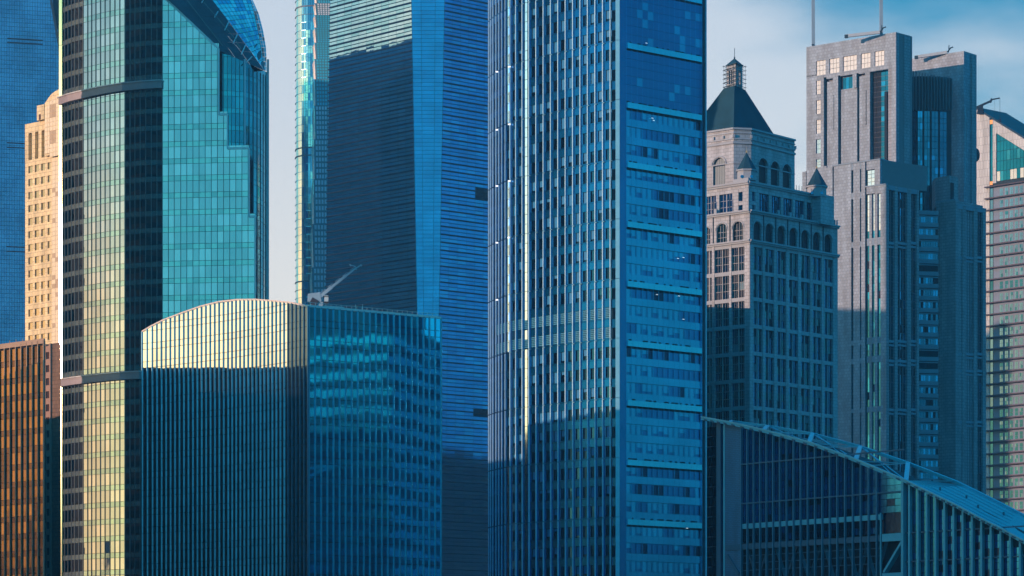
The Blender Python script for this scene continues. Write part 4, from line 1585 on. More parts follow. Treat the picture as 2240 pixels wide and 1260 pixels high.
    def barc(C, W, ends):
        ed = [ends[0]]
        for (a, b), (c, d) in zip(W[:-1], W[1:]):
            ed.append((b + c) / 2)
        ed.append(ends[1])
        shut = matte('grey_blue_shutter', (0.10, 0.16, 0.20), .45, .3)
        for i, (a, b) in enumerate(W):
            arch(T, 'arch_bay', st, C, C.at(ed[i]), C.at(ed[i + 1]), z2 - .2, zc3, C.at(a), C.at(b), zs3 if C is BL else zs3 + .25, -.6, .65)
            sa, sb = C.at(a), C.at(b)
            for q in range(5):
                u0, u1 = sa + (sb - sa) * q / 5, sa + (sb - sa) * (q + 1) / 5
                cell(T, 'shutter_panel', shut, C, u0, u1, z2 - .2, zs3 + (sb - sa) / 2, -.75, .1, .1)
            N = 8
            sm, rr = (sa + sb) / 2, (sb - sa) / 2 + .35
            for k in range(N):
                t0, t1 = math.pi * k / N, math.pi * (k + 1) / N
                T.bar('archivolt', stp, (*C.ext(sm + rr * math.cos(t0), .14), zs3 + rr * math.sin(t0)), (*C.ext(sm + rr * math.cos(t1), .14), zs3 + rr * math.sin(t1)), .14, .34)
    barc(BL, WL_, (1500, 1605.1))
    barc(BR, WR_, (1643, 1738))
    slab(T, 'pier', st, BM, 0, BM.L, z2 - .2, zc3, -.6, .65)
    cell(T, 'hatch', matte('black_hatch', (.004, .008, .015), .6), BR, BR.at(1688.5), BR.at(1700.5), zz(408, 815), zz(393, 815), -.55, .12, 0)
    for C in (BL, BM, BR):
        slab(T, 'frieze', st, C, -.02, C.L + .02, zc3, z3, -.6, .6)
        slab(T, 'cornice', stp, C, -.1, C.L + .12, zc3, zc3 + .5, -.3, .3 + .35)
        slab(T, 'cornice', stp, C, -.1, C.L + .12, zc3 + 1.1, zc3 + 1.5, -.3, .3 + .25)
        slab(T, 'cornice', stp, C, -.1, C.L + .12, z3 - .45, z3, -.3, .3 + .4)
        slab(T, 'cornice', stp, C, -.1, C.L + .12, z3 - 1.4, z3 - 1.15, -.3, .3 + .2)
        slab(T, 'impost', stp, C, -.05, C.L + .05, zs3 - .05, zs3 + .2, 0.06, .12)
        n = max(1, int(C.L / 2.6))
        for k in range(n + 1):
            s = C.L * k / n
            cell(T, 'urn', stp, C, s - .2, s + .2, zc3 + 1.5, zc3 + 2.3, .15, .35, 0)
    # pyramid roof
    rf = matte('dark_slate_roof', (0.012, 0.055, 0.085), .75, var=.35, scale=.25, bump=.3)
    eave = [P(1500, 296, 823), P(1605, 279, 812.6), P(1700, 293.5, 829), P(1610, 280, 850), ]
    e = [np.array([-1, 0, 0])] * 4
    ez = z3 + .02
    A = np.array([*BL.ext(BL.at(1500)), ez]); Bc = np.array([*BL.ext(BL.L), ez])
    Rr = P(1700, 293.5, 829); Rr[2] = ez
    # square in plan: near corner, left, right, far
    tz = zz(187, 818)
    near_t, left_t, right_t = P(1606.5, 187, 818), P(1583, 188.5, 822), P(1630.5, 188.5, 824)
    for q in (near_t, left_t, right_t):
        q[2] = tz
    far_t = left_t + right_t - near_t
    Bn = Bc.copy(); Bn[2] = ez
    left_b = P(1490, 296, 836); left_b[2] = ez
    far_b = left_b + Rr - Bn
    V = [Bn, Rr, far_b, left_b, near_t, right_t, far_t, left_t]
    T.poly('roof', rf, V, [[0, 1, 5, 4], [1, 2, 6, 5], [2, 3, 7, 6], [3, 0, 4, 7], [4, 5, 6, 7], [3, 2, 1, 0]])
    # lantern
    ctr = (left_t + right_t) / 2
    a = (near_t - left_t); a[2] = 0; a /= np.linalg.norm(a)
    b = (right_t - near_t); b[2] = 0; b /= np.linalg.norm(b)
    zl0, zl1 = tz, zz(140, 820)
    hw = 1.55
    for sx in (-1, 1):
        for sy in (-1, 1):
            c = ctr + a * hw * sx + b * hw * sy
            T.box('lantern_post', st, np.array([c[0], c[1], (zl0 + zl1) / 2]), a, b, zl1 - zl0, .7, .7)
    for sgn, ax, bx in ((-1, b, a), (1, b, a), (-1, a, b), (1, a, b)):
        c = ctr + ax * sgn * hw
        T.box('lantern_wall', st, np.array([c[0], c[1], zl1 - .7]), bx, ax, 1.3, hw * 2, .35)
        T.box('lantern_wall', st, np.array([c[0], c[1], zl0 + .8]), bx, ax, .5, hw * 2, .35)
        for u in (-.45, .45):
            cc = c + bx * u
            T.box('lantern_bar', stp, np.array([cc[0], cc[1], (zl0 + zl1) / 2]), bx, ax, zl1 - zl0 - .5, .28, .28)
    T.bar('lantern_core', mun2, (*ctr[:2], zl0), (*ctr[:2], zl1), .9)
    rb = [ctr + a * 2.3 * i + b * 2.3 * j_ for i, j_ in ((1, -1), (1, 1), (-1, 1), (-1, -1))]
    V = [np.array([q[0], q[1], zl1]) for q in rb] + [np.array([q[0], q[1], zl1 + .2]) for q in rb] + [np.array([ctr[0], ctr[1], zz(122, 820)])]
    T.poly('lantern_roof', rf, V, [[3, 2, 1, 0], [0, 1, 5, 4], [1, 2, 6, 5], [2, 3, 7, 6], [3, 0, 4, 7], [4, 5, 8], [5, 6, 8], [6, 7, 8], [7, 4, 8]])
    T.bar('finial', mun2, (ctr[0], ctr[1], zz(123, 820)), (ctr[0], ctr[1], zz(100, 820)), .13)
    T.bar('finial', mun2, (ctr[0], ctr[1], zz(123, 820)), (ctr[0], ctr[1], zz(119.5, 820)), .35)
    # turrets
    def turret(px, y_apex, y_eave, y_base, hwid, D, light_tone):
        c = P(px, y_eave, D)
        n = 8
        ring = lambda r, z: [np.array([c[0] + r * math.cos(2 * math.pi * (k + .5) / n), c[1] + r * math.sin(2 * math.pi * (k + .5) / n), z]) for k in range(n)]
        r = hwid / F * D
        V = ring(r * 1.05, zz(y_eave, D)) + ring(r * .5, zz(y_eave - (y_eave - y_apex) * .52, D)) + [np.array([c[0], c[1], zz(y_apex, D)])]
        Fc = [[k for k in range(n - 1, -1, -1)]] + [[k, (k + 1) % n, (k + 1) % n + n, k + n] for k in range(n)] + [[k + n, (k + 1) % n + n, 2 * n] for k in range(n)]
        T.poly('turret_roof', rf, V, Fc)
        V = ring(r * .98, zz(y_base, D)) + ring(r * .98, zz(y_eave, D))
        Fc = [[k for k in range(n - 1, -1, -1)], [k for k in range(n, 2 * n)]] + [[k, (k + 1) % n, (k + 1) % n + n, k + n] for k in range(n)]
        T.poly('turret', stp, V, Fc)
        V = ring(r * 1.12, zz(y_eave + 3.5, D)) + ring(r * 1.12, zz(y_eave + .5, D))
        T.poly('turret_cornice', stp, V, Fc)
        T.bar('finial', mun, (c[0], c[1], zz(y_apex, D)), (c[0], c[1], zz(y_apex - 13, D)), .1)
        T.bar('finial', matte('gilt', (.6, .4, .2), .4, .5), (c[0], c[1], zz(y_apex + 1, D)), (c[0], c[1], zz(y_apex - 3, D)), .4)
        for dx in (-.45, .5):
            q = P(px + hwid * dx, (y_eave + y_base) / 2 + 2, D - r * .93)
            V = [q + np.array([.42 * math.cos(t), 0, .42 * math.sin(t)]) for t in np.linspace(0, 2 * math.pi, 9)[:-1]]
            V2 = [v + np.array([0, .3, 0]) for v in V]
            T.poly('oculus', gl, V + V2, [list(range(8)), list(range(15, 7, -1))] + [[k, k + 8, (k + 1) % 8 + 8, (k + 1) % 8] for k in range(8)])
    turret(1633, 333, 372, 396, 22, 804.5, True)
    turret(1786.5, 367, 407.5, 432, 22.5, 821, False)
    # pier under the right turret
    c = P(1788, 440, 823)
    t_, n_ = UR.tan(1), UR.nor(1)
    T.box('turret_base', st, np.array([c[0], c[1], (zz(432, 823) + zA1) / 2]), np.array([*t_, 0]), np.array([*n_, 0]), zz(428, 823) - zA1, 5.6, 6.5)
    # parapet posts right end
    for p_ in (1742, 1748, 1754):
        s = UR.at(p_)
        T.bar('railing', mun2, (*UR.ext(s, 0), z2 + .4), (*UR.ext(s, 0), z2 + 1.8), .12)
    for p_ in (1820, 1825, 1830):
        s = CR.at(p_)
        cell(T, 'urn', stp, CR, s - .15, s + .15, zA1 + .4, zA1 + 1.8, 0, .3, 0)
    T.finish()
    # scaffolding round the lantern
    S = Thing('scaffold', 'thin builders scaffold wrapped round the lantern on top of the dark pyramid roof', 'scaffolding', (ctr[0], ctr[1], tz))
    sm = matte('scaffold_tube', (0.05, 0.09, 0.12), .5)
    w = 2.75
    zA, zB = zz(192, 820), zz(138, 820)
    for i in range(5):
        u = -w + 2 * w * i / 4
        for p in (ctr + a * u + b * w, ctr + a * u - b * w, ctr + b * u + a * w, ctr + b * u - a * w):
            S.bar('upright', sm, (p[0], p[1], zA), (p[0], p[1], zB), .07)
    for k in range(6):
        z = zA + .6 + (zB - zA - .9) * k / 5
        for s_ in (-1, 1):
            S.bar('ledger', sm, (*(ctr + a * (w + .5) + b * w * s_)[:2], z), (*(ctr - a * (w + .5) + b * w * s_)[:2], z), .08)
            S.bar('ledger', sm, (*(ctr + b * (w + .5) + a * w * s_)[:2], z), (*(ctr - b * (w + .5) + a * w * s_)[:2], z), .08)
        if k < 5:
            S.bar('board', sm, (*(ctr + a * w * .9 - b * w)[:2], z + .1), (*(ctr + a * w * -.9 - b * w)[:2], z + .1), .5, .08)
            z2_ = z + (zB - zA) / 6
            S.bar('brace', sm, (*(ctr + a * w - b * w)[:2], z), (*(ctr + a * w)[:2], z2_), .06)
            S.bar('brace', sm, (*(ctr + a * w + b * w)[:2], z), (*(ctr + b * w)[:2], z2_), .06)
    S.finish()


# =================================================================== K: twin stone tower
def tower_twin():
    T = Thing('twin_tower', 'grey-brown granite twin-slab tower with two roof masts, right of the arched stone building', 'skyscraper', (120, 1010, 0))
    st = stone('brown_granite', (0.18, 0.26, 0.34), 1.15, .95, .07, .16, jc=.6)
    st2 = stone('brown_granite_fine', (0.19, 0.23, 0.28), 1.6, .95, .08, .10, jc=.5)
    stp = matte('brown_granite_plain', (0.16, 0.24, 0.32), .55)
    gl = glass('slate_window', (0.02, 0.14, 0.24), .06, .95, var=.3)
    glb = glass('sky_window', (0.03, 0.26, 0.48), .08, .95, var=.3)
    glw = glass('silver_window', (0.62, 0.64, 0.80), .05, .95, bump=.08)
    tl = matte('pale_tile_panel', (0.46, 0.52, 0.55), .3, .15)
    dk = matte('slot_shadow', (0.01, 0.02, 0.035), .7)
    mul = matte('granite_mullion', (0.10, 0.12, 0.15), .5)
    # ---- left slab, upper
    A = Curve([(1764, 1022.8), (1960, 1000)])
    Z = lambda px, y: A.z(px, y)
    ztop = Z(1960, 70)
    # plan direction backwards
    back = lambda s, d: tuple(A.ext(s, -d))
    # wall built from vertical strips around recesses
    # cols: (px0, px1, kind)
    rec = 1.6
    yb = 420
    zb = Z(1960, yb)
    prism(T, 'inner_wall', matte('granite_core', (0.15, 0.17, 0.20), .6), [back(0, rec), back(A.L - .05, rec), back(A.L - .05, 9), back(0, 9)], zb - 4, ztop)
    def S(p0, p1, z0, z1, m=st, off=-rec, th=rec, nm='wall_panel'):
        slab(T, nm, m, A, A.at(p0), A.at(p1), z0, z1, off, th)
    zr1 = Z(1960, 134)         # underside of the top band with square windows (level)
    # top band: five tiled squares set in the wall
    sq = [(1785, 1806), (1814, 1836), (1844, 1874), (1883, 1904), (1913, 1934)]
    zq1, zq0 = Z(1934, 109.5), Z(1934, 142)
    S(1764, 1960, zq1, ztop)
    ed = [1764] + [v for q in sq for v in q] + [1960]
    for a, b in zip(ed[0::2], ed[1::2]):
        S(a, b, zq0, zq1)
    for a, b in sq:
        n = 4 if b - a > 25 else 3
        sa, sb = A.at(a), A.at(b)
        for i in range(n):
            for j in range(3):
                cell(T, 'pale_tile', tl, A, sa + (sb - sa) * i / n, sa + (sb - sa) * (i + 1) / n, zq0 + (zq1 - zq0) * j / 3, zq0 + (zq1 - zq0) * (j + 1) / 3, -.45, .1, .12)
    # strips under the band
    def col(p0, p1, ya, yc, pref, **k):
        S(p0, p1, A.z(pref, yc), A.z(pref, ya), **k)
    col(1764, 1785, 163, yb, 1785)
    zcut = zq0
    # left column of small pale windows (1785-1795)
    S(1795, 1802, zb, zcut)
    prev = zcut
    for (y1, y0, m) in ((176, 206, tl), (219, 249, tl), (262, 292, tl), (304.5, 335.5, glw), (348, 366, glw)):
        za, zc = A.z(1790, y1), A.z(1790, y0)
        S(1785, 1795, za, prev)
        sa, sb = A.at(1785), A.at(1795)
        for i in range(2):
            for j in range(3):
                cell(T, 'pale_tile' if m is tl else 'window_pane', m, A, sa + (sb - sa) * i / 2, sa + (sb - sa) * (i + 1) / 2, zc + (za - zc) * j / 3, zc + (za - zc) * (j + 1) / 3, -.45, .1, .1, 0.004 if m is glw else 0)
        prev = zc
    S(1785, 1795, zb, prev)
    # deep slots and panels between
    def slot(p0, p1, ytop, ybot, pref, head=True):
        zt_, z0_ = A.z(pref, ytop), A.z(pref, ybot)
        S(p0, p1, zt_, zcut)
        S(p0, p1, zb, z0_)
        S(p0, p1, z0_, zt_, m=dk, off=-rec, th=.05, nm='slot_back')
    slot(1802.5, 1808, 169, 363, 1805)
    col(1808, 1822, 178, 420, 1815, off=-rec, th=rec - .35)
    S(1808, 1822, A.z(1815, 172), zcut)
    slot(1822, 1824.5, 209, 284, 1823)
    S(1824.5, 1833.2, zb, zcut)
    slot(1833.2, 1838, 165, 360, 1835)
    # central panel: glass window at top then stone
    S(1838, 1865, A.z(1850, 165), zcut)
    sa, sb = A.at(1838), A.at(1865)
    for i in range(4):
        cell(T, 'window_pane', glb if i % 2 else gl, A, sa + (sb - sa) * i / 4, sa + (sb - sa) * (i + 1) / 4, A.z(1850, 195), A.z(1850, 167), -1.5, .1, .1, .003)
    col(1838, 1873, 194, 420, 1850, off=-rec, th=rec - .5)
    S(1865, 1873.5, A.z(1850, 195), zcut)
    slot(1873.5, 1878.5, 160, 354, 1876)
    col(1878.5, 1892.5, 166, 420, 1885, off=-rec, th=rec - .35)
    S(1878.5, 1892.5, A.z(1885, 161), zcut)
    slot(1892.5, 1895.5, 198, 274, 1893)
    S(1895.5, 1903, zb, zcut)
    # big recess with curved blue glazing 1903-1950
    S(1903, 1950, A.z(1930, 153), zcut)
    S(1950, 1960.1, zb, zcut)
    sa, sb = A.at(1903), A.at(1950)
    rz1, rz0 = A.z(1930, 153), A.z(1930, 352)
    nfl = 9
    for j in range(nfl * 2):
        for i in range(5):
            m = pick((glb, 1), (gl, 1.6)) if i > 1 else dk
            if j < 7 and i in (3,) and j % 4 < 3:
                m = glw
            cell(T, 'bay_pane', m, A, sa + (sb - sa) * i / 5, sa + (sb - sa) * (i + 1) / 5, rz0 + (rz1 - rz0) * j / 18, rz0 + (rz1 - rz0) * (j + 1) / 18, -1.55, .1, .12, .004)
    # side of the left slab
    B = Curve([(1960, 1000), (1990.5, 1005.4)])
    zt2 = B.z(1990, 78)
    prism(T, 'side_pier', st2, [tuple(B.ext(0.02, 0)), tuple(B.ext(B.at(1964), 0)), tuple(B.ext(B.at(1964), -3)), tuple(B.ext(0.02, -3))], zb - 4, ztop)
    slab(T, 'side_pier', st2, B, B.at(1978), B.L + .1, zb - 60, zt2, -4, 4)
    slab(T, 'side_panel', matte('blue_grey_panel', (0.16, 0.20, 0.24), .5), B, B.at(1964), B.at(1978), B.z(1970, 198), B.z(1970, 82), -3, 2.2)
    slab(T, 'side_back', dk, B, B.at(1963), B.at(1979), zb - 60, B.z(1970, 198), -5, 1.0)
    for k in range(9):
        z = B.z(1970, 215 + 22 * k)
        slab(T, 'side_sill', stp, B, B.at(1967), B.at(1978), z - .5, z + .3, -3.5, 1.5)
    T.bar('edge_trim', matte('cyan_trim', (0.10, 0.42, 0.50), .4, .4), (*B.ext(B.at(1966), -.4), zb), (*B.ext(B.at(1966), -.4), B.z(1966, 198)), .25)
    # ---- right slab, upper
    Rf = Curve([(1990, 1042.7), (2108.5, 1030)])
    zR = Rf.z(2107, 111.7)
    prism(T, 'wall_panel', st, [tuple(Rf.ext(-2, 0)), tuple(Rf.ext(Rf.L, 0)), tuple(Rf.ext(Rf.L, -8)), tuple(Rf.ext(-2, -8))], 0, zR)
    RS = Curve([(2108.5, 1030), (2135.5, 1034.5)])
    slab(T, 'side_panel', matte('blue_grey_panel', (0.16, 0.20, 0.24), .5), RS, RS.at(2111), RS.at(2126), RS.z(2118, 237), RS.z(2118, 122), -3, 2.2)
    slab(T, 'side_pier', st2, RS, RS.at(2126), RS.L, 0, RS.z(2130, 119.5), -6, 6)
    slab(T, 'side_back', dk, RS, RS.at(2110), RS.at(2127), 0, RS.z(2118, 237), -5, 1.0)
    for k in range(11):
        z = RS.z(2118, 255 + 22 * k)
        slab(T, 'side_sill', stp, RS, RS.at(2114), RS.at(2126), z - .5, z + .3, -3.5, 1.5)
    slab(T, 'side_pier', st2, RS, RS.at(2133), RS.at(2143), 0, RS.z(2140, 399), -8, 6)
    T.bar('edge_trim', matte('cyan_trim', (0.10, 0.42, 0.50), .4, .4), (*RS.ext(RS.at(2112.5), -.3), RS.z(2112, 400)), (*RS.ext(RS.at(2112.5), -.3), RS.z(2112, 238)), .3)
    # ---- middle: louvre fins and curved glazing
    Mc = Curve([(1988, 1028), (2010, 1027.2), (2035, 1027.3), (2060, 1028.2), (2082, 1030)])
    slab(T, 'louvre_back', matte('louvre_navy', (0.01, 0.025, 0.045), .6), Mc, 0, Mc.L, Mc.z(2040, 244), Mc.z(2040, 167), -1.2, 1.0)
    fm = matte('louvre_fin', (0.09, 0.13, 0.16), .5)
    for i in range(15):
        p = 1992 + i * 6.2
        yt = 154 + (p - 1990) * .2 + random.random() * 2
        s = Mc.at(p)
        cell(T, 'louvre_fin', fm, Mc, s - .12, s + .12, Mc.z(p, 242), Mc.z(p, yt), -.2, 1.3, 0)
    zg1 = Mc.z(2040, 243)
    slab(T, 'glazing_back', core_dark, Mc, 0, Mc.L, Mc.z(2040, 700), zg1, -.8, .6)
    gp = [1993, 1998.5, 2004, 2007.5, 2012.5, 2018, 2021.5, 2028.5, 2034, 2037.5, 2045, 2052, 2055.5, 2063, 2070.5]
    z = zg1
    j = 0
    while z > Mc.z(2040, 470):
        h = 1.6 if j % 3 == 1 else 2.2
        bright = 355 < HOR - (z - CZ) / 1027 * F + 88 < 1
        yz = HOR - (z - CZ) / 1027 * F
        for a, b in zip(gp[:-1], gp[1:]):
            m = pick((gl, 2), (glb, 1 if 300 < yz < 380 and j % 3 == 1 else .25))
            if b - a < 4:
                m = dk
            cell(T, 'curtain_pane', m, Mc, Mc.at(a), Mc.at(b), z - h, z, 0, .1, .12, .003)
        z -= h
        j += 1
    # ---- stepped lower shaft, left
    Lf = Curve([(1755, 1012), (1938, 990)])
    Ls = Curve([(1938, 990), (2010, 1001)])
    zs1 = Lf.z(1925, 348)
    zs2 = Lf.z(1938, 402.5)
    r2 = 1.0
    prism(T, 'inner_wall', matte('granite_core', (0.15, 0.17, 0.20), .6), [tuple(Lf.ext(0, -r2)), tuple(Lf.ext(Lf.L - .8, -r2)), tuple(Ls.ext(Ls.L - .1, -.9)), (Ls.p[1][0], 1016), (Lf.p[0][0] + 4, 1022)], 0, zs2 - .2)
    prism(T, 'inner_wall', matte('granite_core', (0.15, 0.17, 0.20), .6), [tuple(Lf.ext(Lf.at(1758), -r2)), tuple(Lf.ext(Lf.at(1924), -r2)), (130, 1003), (122, 1012), (Lf.p[0][0] + 4, 1020)], zs2 - .2, zs1 - .2)
    def W(p0, p1, ya, yc, m=st, off=-r2, th=r2, nm='wall_panel', pref=1938):
        za = ya if ya > 5000 else Lf.z(pref, ya)
        zc_ = 0 if yc is None else Lf.z(pref, yc)
        slab(T, nm, m, Lf, Lf.at(p0), Lf.at(p1), zc_, za, off, th)
    W(1755, 1763, 352, None, pref=1925)
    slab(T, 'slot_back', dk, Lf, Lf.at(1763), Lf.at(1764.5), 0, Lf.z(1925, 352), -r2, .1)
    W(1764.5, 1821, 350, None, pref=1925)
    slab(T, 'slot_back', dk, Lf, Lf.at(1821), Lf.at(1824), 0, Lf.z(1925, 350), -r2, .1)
    W(1824, 1862, 349, None, pref=1925)
    # slot pair columns, with cross bands
    bands_y = [(348, 362), (412, 426), (521, 533), (738, 749), (778, 790), (889, 898), (1080, 1092), (1300, 1312)]
    def slotcol(p0, p1):
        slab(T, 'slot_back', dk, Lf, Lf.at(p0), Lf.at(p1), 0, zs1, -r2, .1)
        for (ya, yc) in bands_y:
            cell(T, 'cross_band', stp, Lf, Lf.at(p0), Lf.at(p1), Lf.z(1938, yc), Lf.z(1938, ya), -r2 + .1, r2 - .15, 0)
    slotcol(1862, 1866.5)
    W(1866.5, 1881, 348.5, None, pref=1925)
    slotcol(1881, 1884)
    W(1884, 1892.3, 348, None, pref=1925)
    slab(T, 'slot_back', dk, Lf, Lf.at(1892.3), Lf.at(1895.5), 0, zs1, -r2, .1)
    # window triple 1895-1926, corner pier
    W(1913, 1925, 348, 402.5, pref=1925)
    W(1895.5, 1913, 348, 368, pref=1925)
    W(1895.5, 1913, 404, 421, pref=1925)
    sa, sb = Lf.at(1896), Lf.at(1912)
    for i in range(2):
        for j in range(4):
            z1, z0 = Lf.z(1904, 372), Lf.z(1904, 406)
            cell(T, 'window_pane', glw, Lf, sa + (sb - sa) * i / 2, sa + (sb - sa) * (i + 1) / 2, z0 + (z1 - z0) * j / 4, z0 + (z1 - z0) * (j + 1) / 4, -.6, .1, .12, .006)
    W(1926, 1938.1, 402.5, None)
    W(1913, 1926, 402.5, 421)
    cols_ = [(1896, 1901.5), (1907, 1913), (1919, 1926)]
    for a, b in ((1901.5, 1907), (1913, 1919)):
        W(a, b, 421, None)
    prevy = 421
    seg = [(421, 517), (533, 735), (749, 776), (790, 887), (899, 1078), (1092, 1298)]
    for (a, b) in cols_:
        for (ya, yc) in seg:
            z1, z0 = Lf.z(1938, ya), Lf.z(1938, yc)
            n = max(2, int((z1 - z0) / 2.2))
            for k in range(n):
                u1 = z1 - (z1 - z0) * k / n
                u0 = z1 - (z1 - z0) * (k + 1) / n
                yk = ya + (yc - ya) * k / n
                if yk < 490:
                    m = glw if random.random() < .9 else glb
                else:
                    m = pick((gl, 2), (glb, .6), (dk, .4)) if not (570 < yk < 582 and a == 1907) else glw
                cell(T, 'window_pane', m, Lf, Lf.at(a), Lf.at(b), u0, u1, -.6, .1, .1, .006)
        for (ya, yc) in zip([s_[1] for s_ in seg[:-1]], [s_[0] for s_ in seg[1:]]):
            cell(T, 'cross_band', stp, Lf, Lf.at(a), Lf.at(b), Lf.z(1938, yc), Lf.z(1938, ya), -r2, r2 - .05, 0)
    slab(T, 'slab_cap', stp, Lf, Lf.at(1821), Lf.at(1925.5), zs1 - .2, zs1 + .2, -3, 3.15)
    slab(T, 'slab_cap', stp, Lf, Lf.at(1893), Lf.at(1938.5), zs2 - .2, zs2 + .2, -1, 1.15)
    # side of the lower shaft: piers and tall strips of windows
    def strips(Cv, segs, ztop_, bands, y0ref):
        for kind, a, b in segs:
            if kind == 'p':
                slab(T, 'side_pier', st2, Cv, Cv.at(a), Cv.at(b), 0, ztop_, -.9, 1.0)
            else:
                sa, sb = Cv.at(a), Cv.at(b)
                n = 3 if b - a > 14 else 2
                z = ztop_ - 1
                k = 0
                while z > 3:
                    for i in range(n):
                        m = pick((gl, 2.2), (glb, 1.2 if (n == 3 and i < 2) else .3), (dk, .7))
                        cell(T, 'side_window', m, Cv, sa + (sb - sa) * i / n, sa + (sb - sa) * (i + 1) / n, z - 2.6, z, -.8, .1, .14, .005)
                    z -= 2.6
                    k += 1
                for i in range(1, n):
                    s = sa + (sb - sa) * i / n
                    cell(T, 'side_mullion', mul, Cv, s - .13, s + .13, 0, ztop_ - 1, -.7, .35, 0)
                for y in bands:
                    za = Cv.z(a, y)
                    if za < ztop_ - 1:
                        cell(T, 'cross_band', stp, Cv, sa, sb, za - .8, za, -.8, .7, 0)
                        cell(T, 'cross_band', stp, Cv, sa, sb, za - 1.9, za - 1.3, -.8, .6, 0)
                cell(T, 'lintel', stp, Cv, sa, sb, ztop_ - 1.4, ztop_, -.8, .95, 0)
    strips(Ls, [('p', 1938, 1944.5), ('w', 1944.5, 1957), ('p', 1957, 1963.5), ('w', 1963.5, 1984), ('p', 1984, 1993), ('w', 1993, 2005), ('p', 2005, 2010)], Ls.z(1938, 404), (528, 743, 786, 893, 1085), 0)
    # block between slab and shaft (upper step side)
    U = Curve([(1925, 993), (1964, 999)])
    prism(T, 'step_block', st2, [tuple(U.ext(0, 0)), tuple(U.ext(U.L, 0)), tuple(U.ext(U.L, -8)), tuple(U.ext(0, -8))], zs2 - 1, U.z(1925, 348))
    cell(T, 'opening', dk, U, U.at(1931), U.at(1944), U.z(1938, 400), U.z(1938, 366), 0.01, .05, 0)
    cell(T, 'opening', dk, U, U.at(1948), U.at(1955), U.z(1950, 400), U.z(1950, 366), 0.01, .05, 0)
    slab(T, 'slab_cap', stp, U, 0, U.L + 3, U.z(1925, 354), U.z(1925, 348), 0, .3)
    # ---- middle recess, storeys
    Mr = Curve([(2009, 1010), (2052, 1011.5)])
    slab(T, 'recess_back', core_dark, Mr, 0, Mr.L, 0, Mr.z(2030, 461), -1, .8)
    z = Mr.z(2030, 461)
    j = 0
    while z > 3:
        slab(T, 'spandrel', stp, Mr, 0, Mr.L, z - 1.3, z, -.2, .7)
        slab(T, 'spandrel', stp, Mr, 0, Mr.L, z - 1.9, z - 1.55, -.2, .4)
        n = 8
        dark = j in (4, 11, 12)
        for i in range(n):
            m = pick((gl, 2), (glb, 1), (dk, .7)) if not dark else dk
            cell(T, 'recess_window', m, Mr, Mr.L * i / n, Mr.L * (i + 1) / n, z - 3.85, z - 1.9, -.2, .1, .1, .004)
        z -= 3.85
        j += 1
    # ---- right lower shaft
    Gf = Curve([(2048, 1013), (2090, 1008)])
    Gs = Curve([(2090, 1008), (2156, 1018)])
    zg = Gf.z(2090, 437)
    dkst = st2
    prism(T, 'wall_panel', dkst, [tuple(Gf.ext(0, 0)), tuple(Gf.ext(Gf.L, 0)), tuple(Gs.ext(Gs.L - .1, -1)), (Gs.p[1][0], 1030), (Gf.p[0][0] + 2, 1024)], 0, zg - .2)
    G2 = Curve([(2046, 1016), (2077, 1011.5)])
    prism(T, 'step_block', dkst, [tuple(G2.ext(0, 0)), tuple(G2.ext(G2.L, 0)), (G2.p[1][0] + 3.2, 1015), (G2.p[1][0] + 3.2, 1027), (G2.p[0][0], 1024)], zg - 1, G2.z(2077, 384))
    cell(T, 'opening', dk, Curve([(2077, 1011.4), (2097, 1014.9)]), .5, 1.9, zg + .5, zg + 6.0, .02, .3, 0)
    strips(Gs, [('p', 2090, 2093.5), ('w', 2093.5, 2105), ('p', 2105, 2112), ('w', 2112, 2130), ('p', 2130, 2138), ('w', 2138, 2149.5), ('p', 2149.5, 2156.5)], Gs.z(2090, 446), (560, 771, 808, 920, 1100), 0)
    slab(T, 'slab_cap', stp, Gf, 0, Gf.L, zg - .2, zg + .3, -2, 2.1)
    slab(T, 'slab_cap', stp, Gs, 0, Gs.L + .1, zg - 1.6, zg - 1.2, -2, 2.2)
    T.finish()
    # masts and roof items
    mm = matte('mast_steel', (0.30, 0.36, 0.42), .45, .4)
    for x, yb_, lab in ((1779, 97, 'slim steel mast rising from the left roof corner of the granite twin tower'), (1927.5, 71, 'slim steel mast rising near the right end of the granite slab roof')):
        T = Thing('roof_mast', lab, 'mast', tuple(P(x, yb_ + 2, A.D(x) + 2)), 'masts on the granite tower')
        D = A.D(x) + 2
        T.bar('pole', mm, P(x + .3, yb_ + 4, D), P(x - .3, -10, D), 1.0, 1.0)
        T.bar('pole', mm, P(x - .3, -10, D), P(x - .5, -150, D), .6, .6)
        T.bar('bracket', frame_dark, P(x - 3.5, yb_ + 1, D - .8), P(x + 2, yb_ + 1, D - .8), .3, .4)
        T.finish()
    for (pts_, lab, D) in ((((1850, 78), (1925, 69)), 'long boxed roof gantry on the left granite slab beside the mast', 1004.0), (((2003, 124), (2072, 113)), 'long boxed roof gantry on the right granite slab', 1036.0)):
        (x0, y0), (x1, y1) = pts_
        T = Thing('roof_gantry', lab, 'roof gantry', tuple(P(x0, y0 + 3, D)))
        T.bar('beam', mm, P(x0, y0 + 1, D + 1.0), P(x1, y1 + 1.5, D - 2.0), .9, .9)
        T.bar('counterweight', frame_dark, P(x0 - 2, y0 + 2, D + 1), P(x0 + 5, y0 + 1.5, D + .7), 1.0, 1.0)
        T.bar('jib', frame_dark, P(x1 + 1, y1 + 1, D - 2), P(x1 + 7, y1 - 8, D - 2), .45, .45)
        T.bar('jib', frame_dark, P(x1 + 7, y1 - 8, D - 2), P(x1 + 13, y1 - 10, D - 2), .35, .35)
        T.bar('post', frame_dark, P(x1 + 3, y1 + 2, D - 2), P(x1 + 4, y1 - 14, D - 2), .25, .25)
        T.finish()
    # dish on the tower's right side
    T = Thing('satellite_dish', 'dark round dish sticking out from the right side of the granite twin tower', 'dish', tuple(P(2138, 340, 1040)))
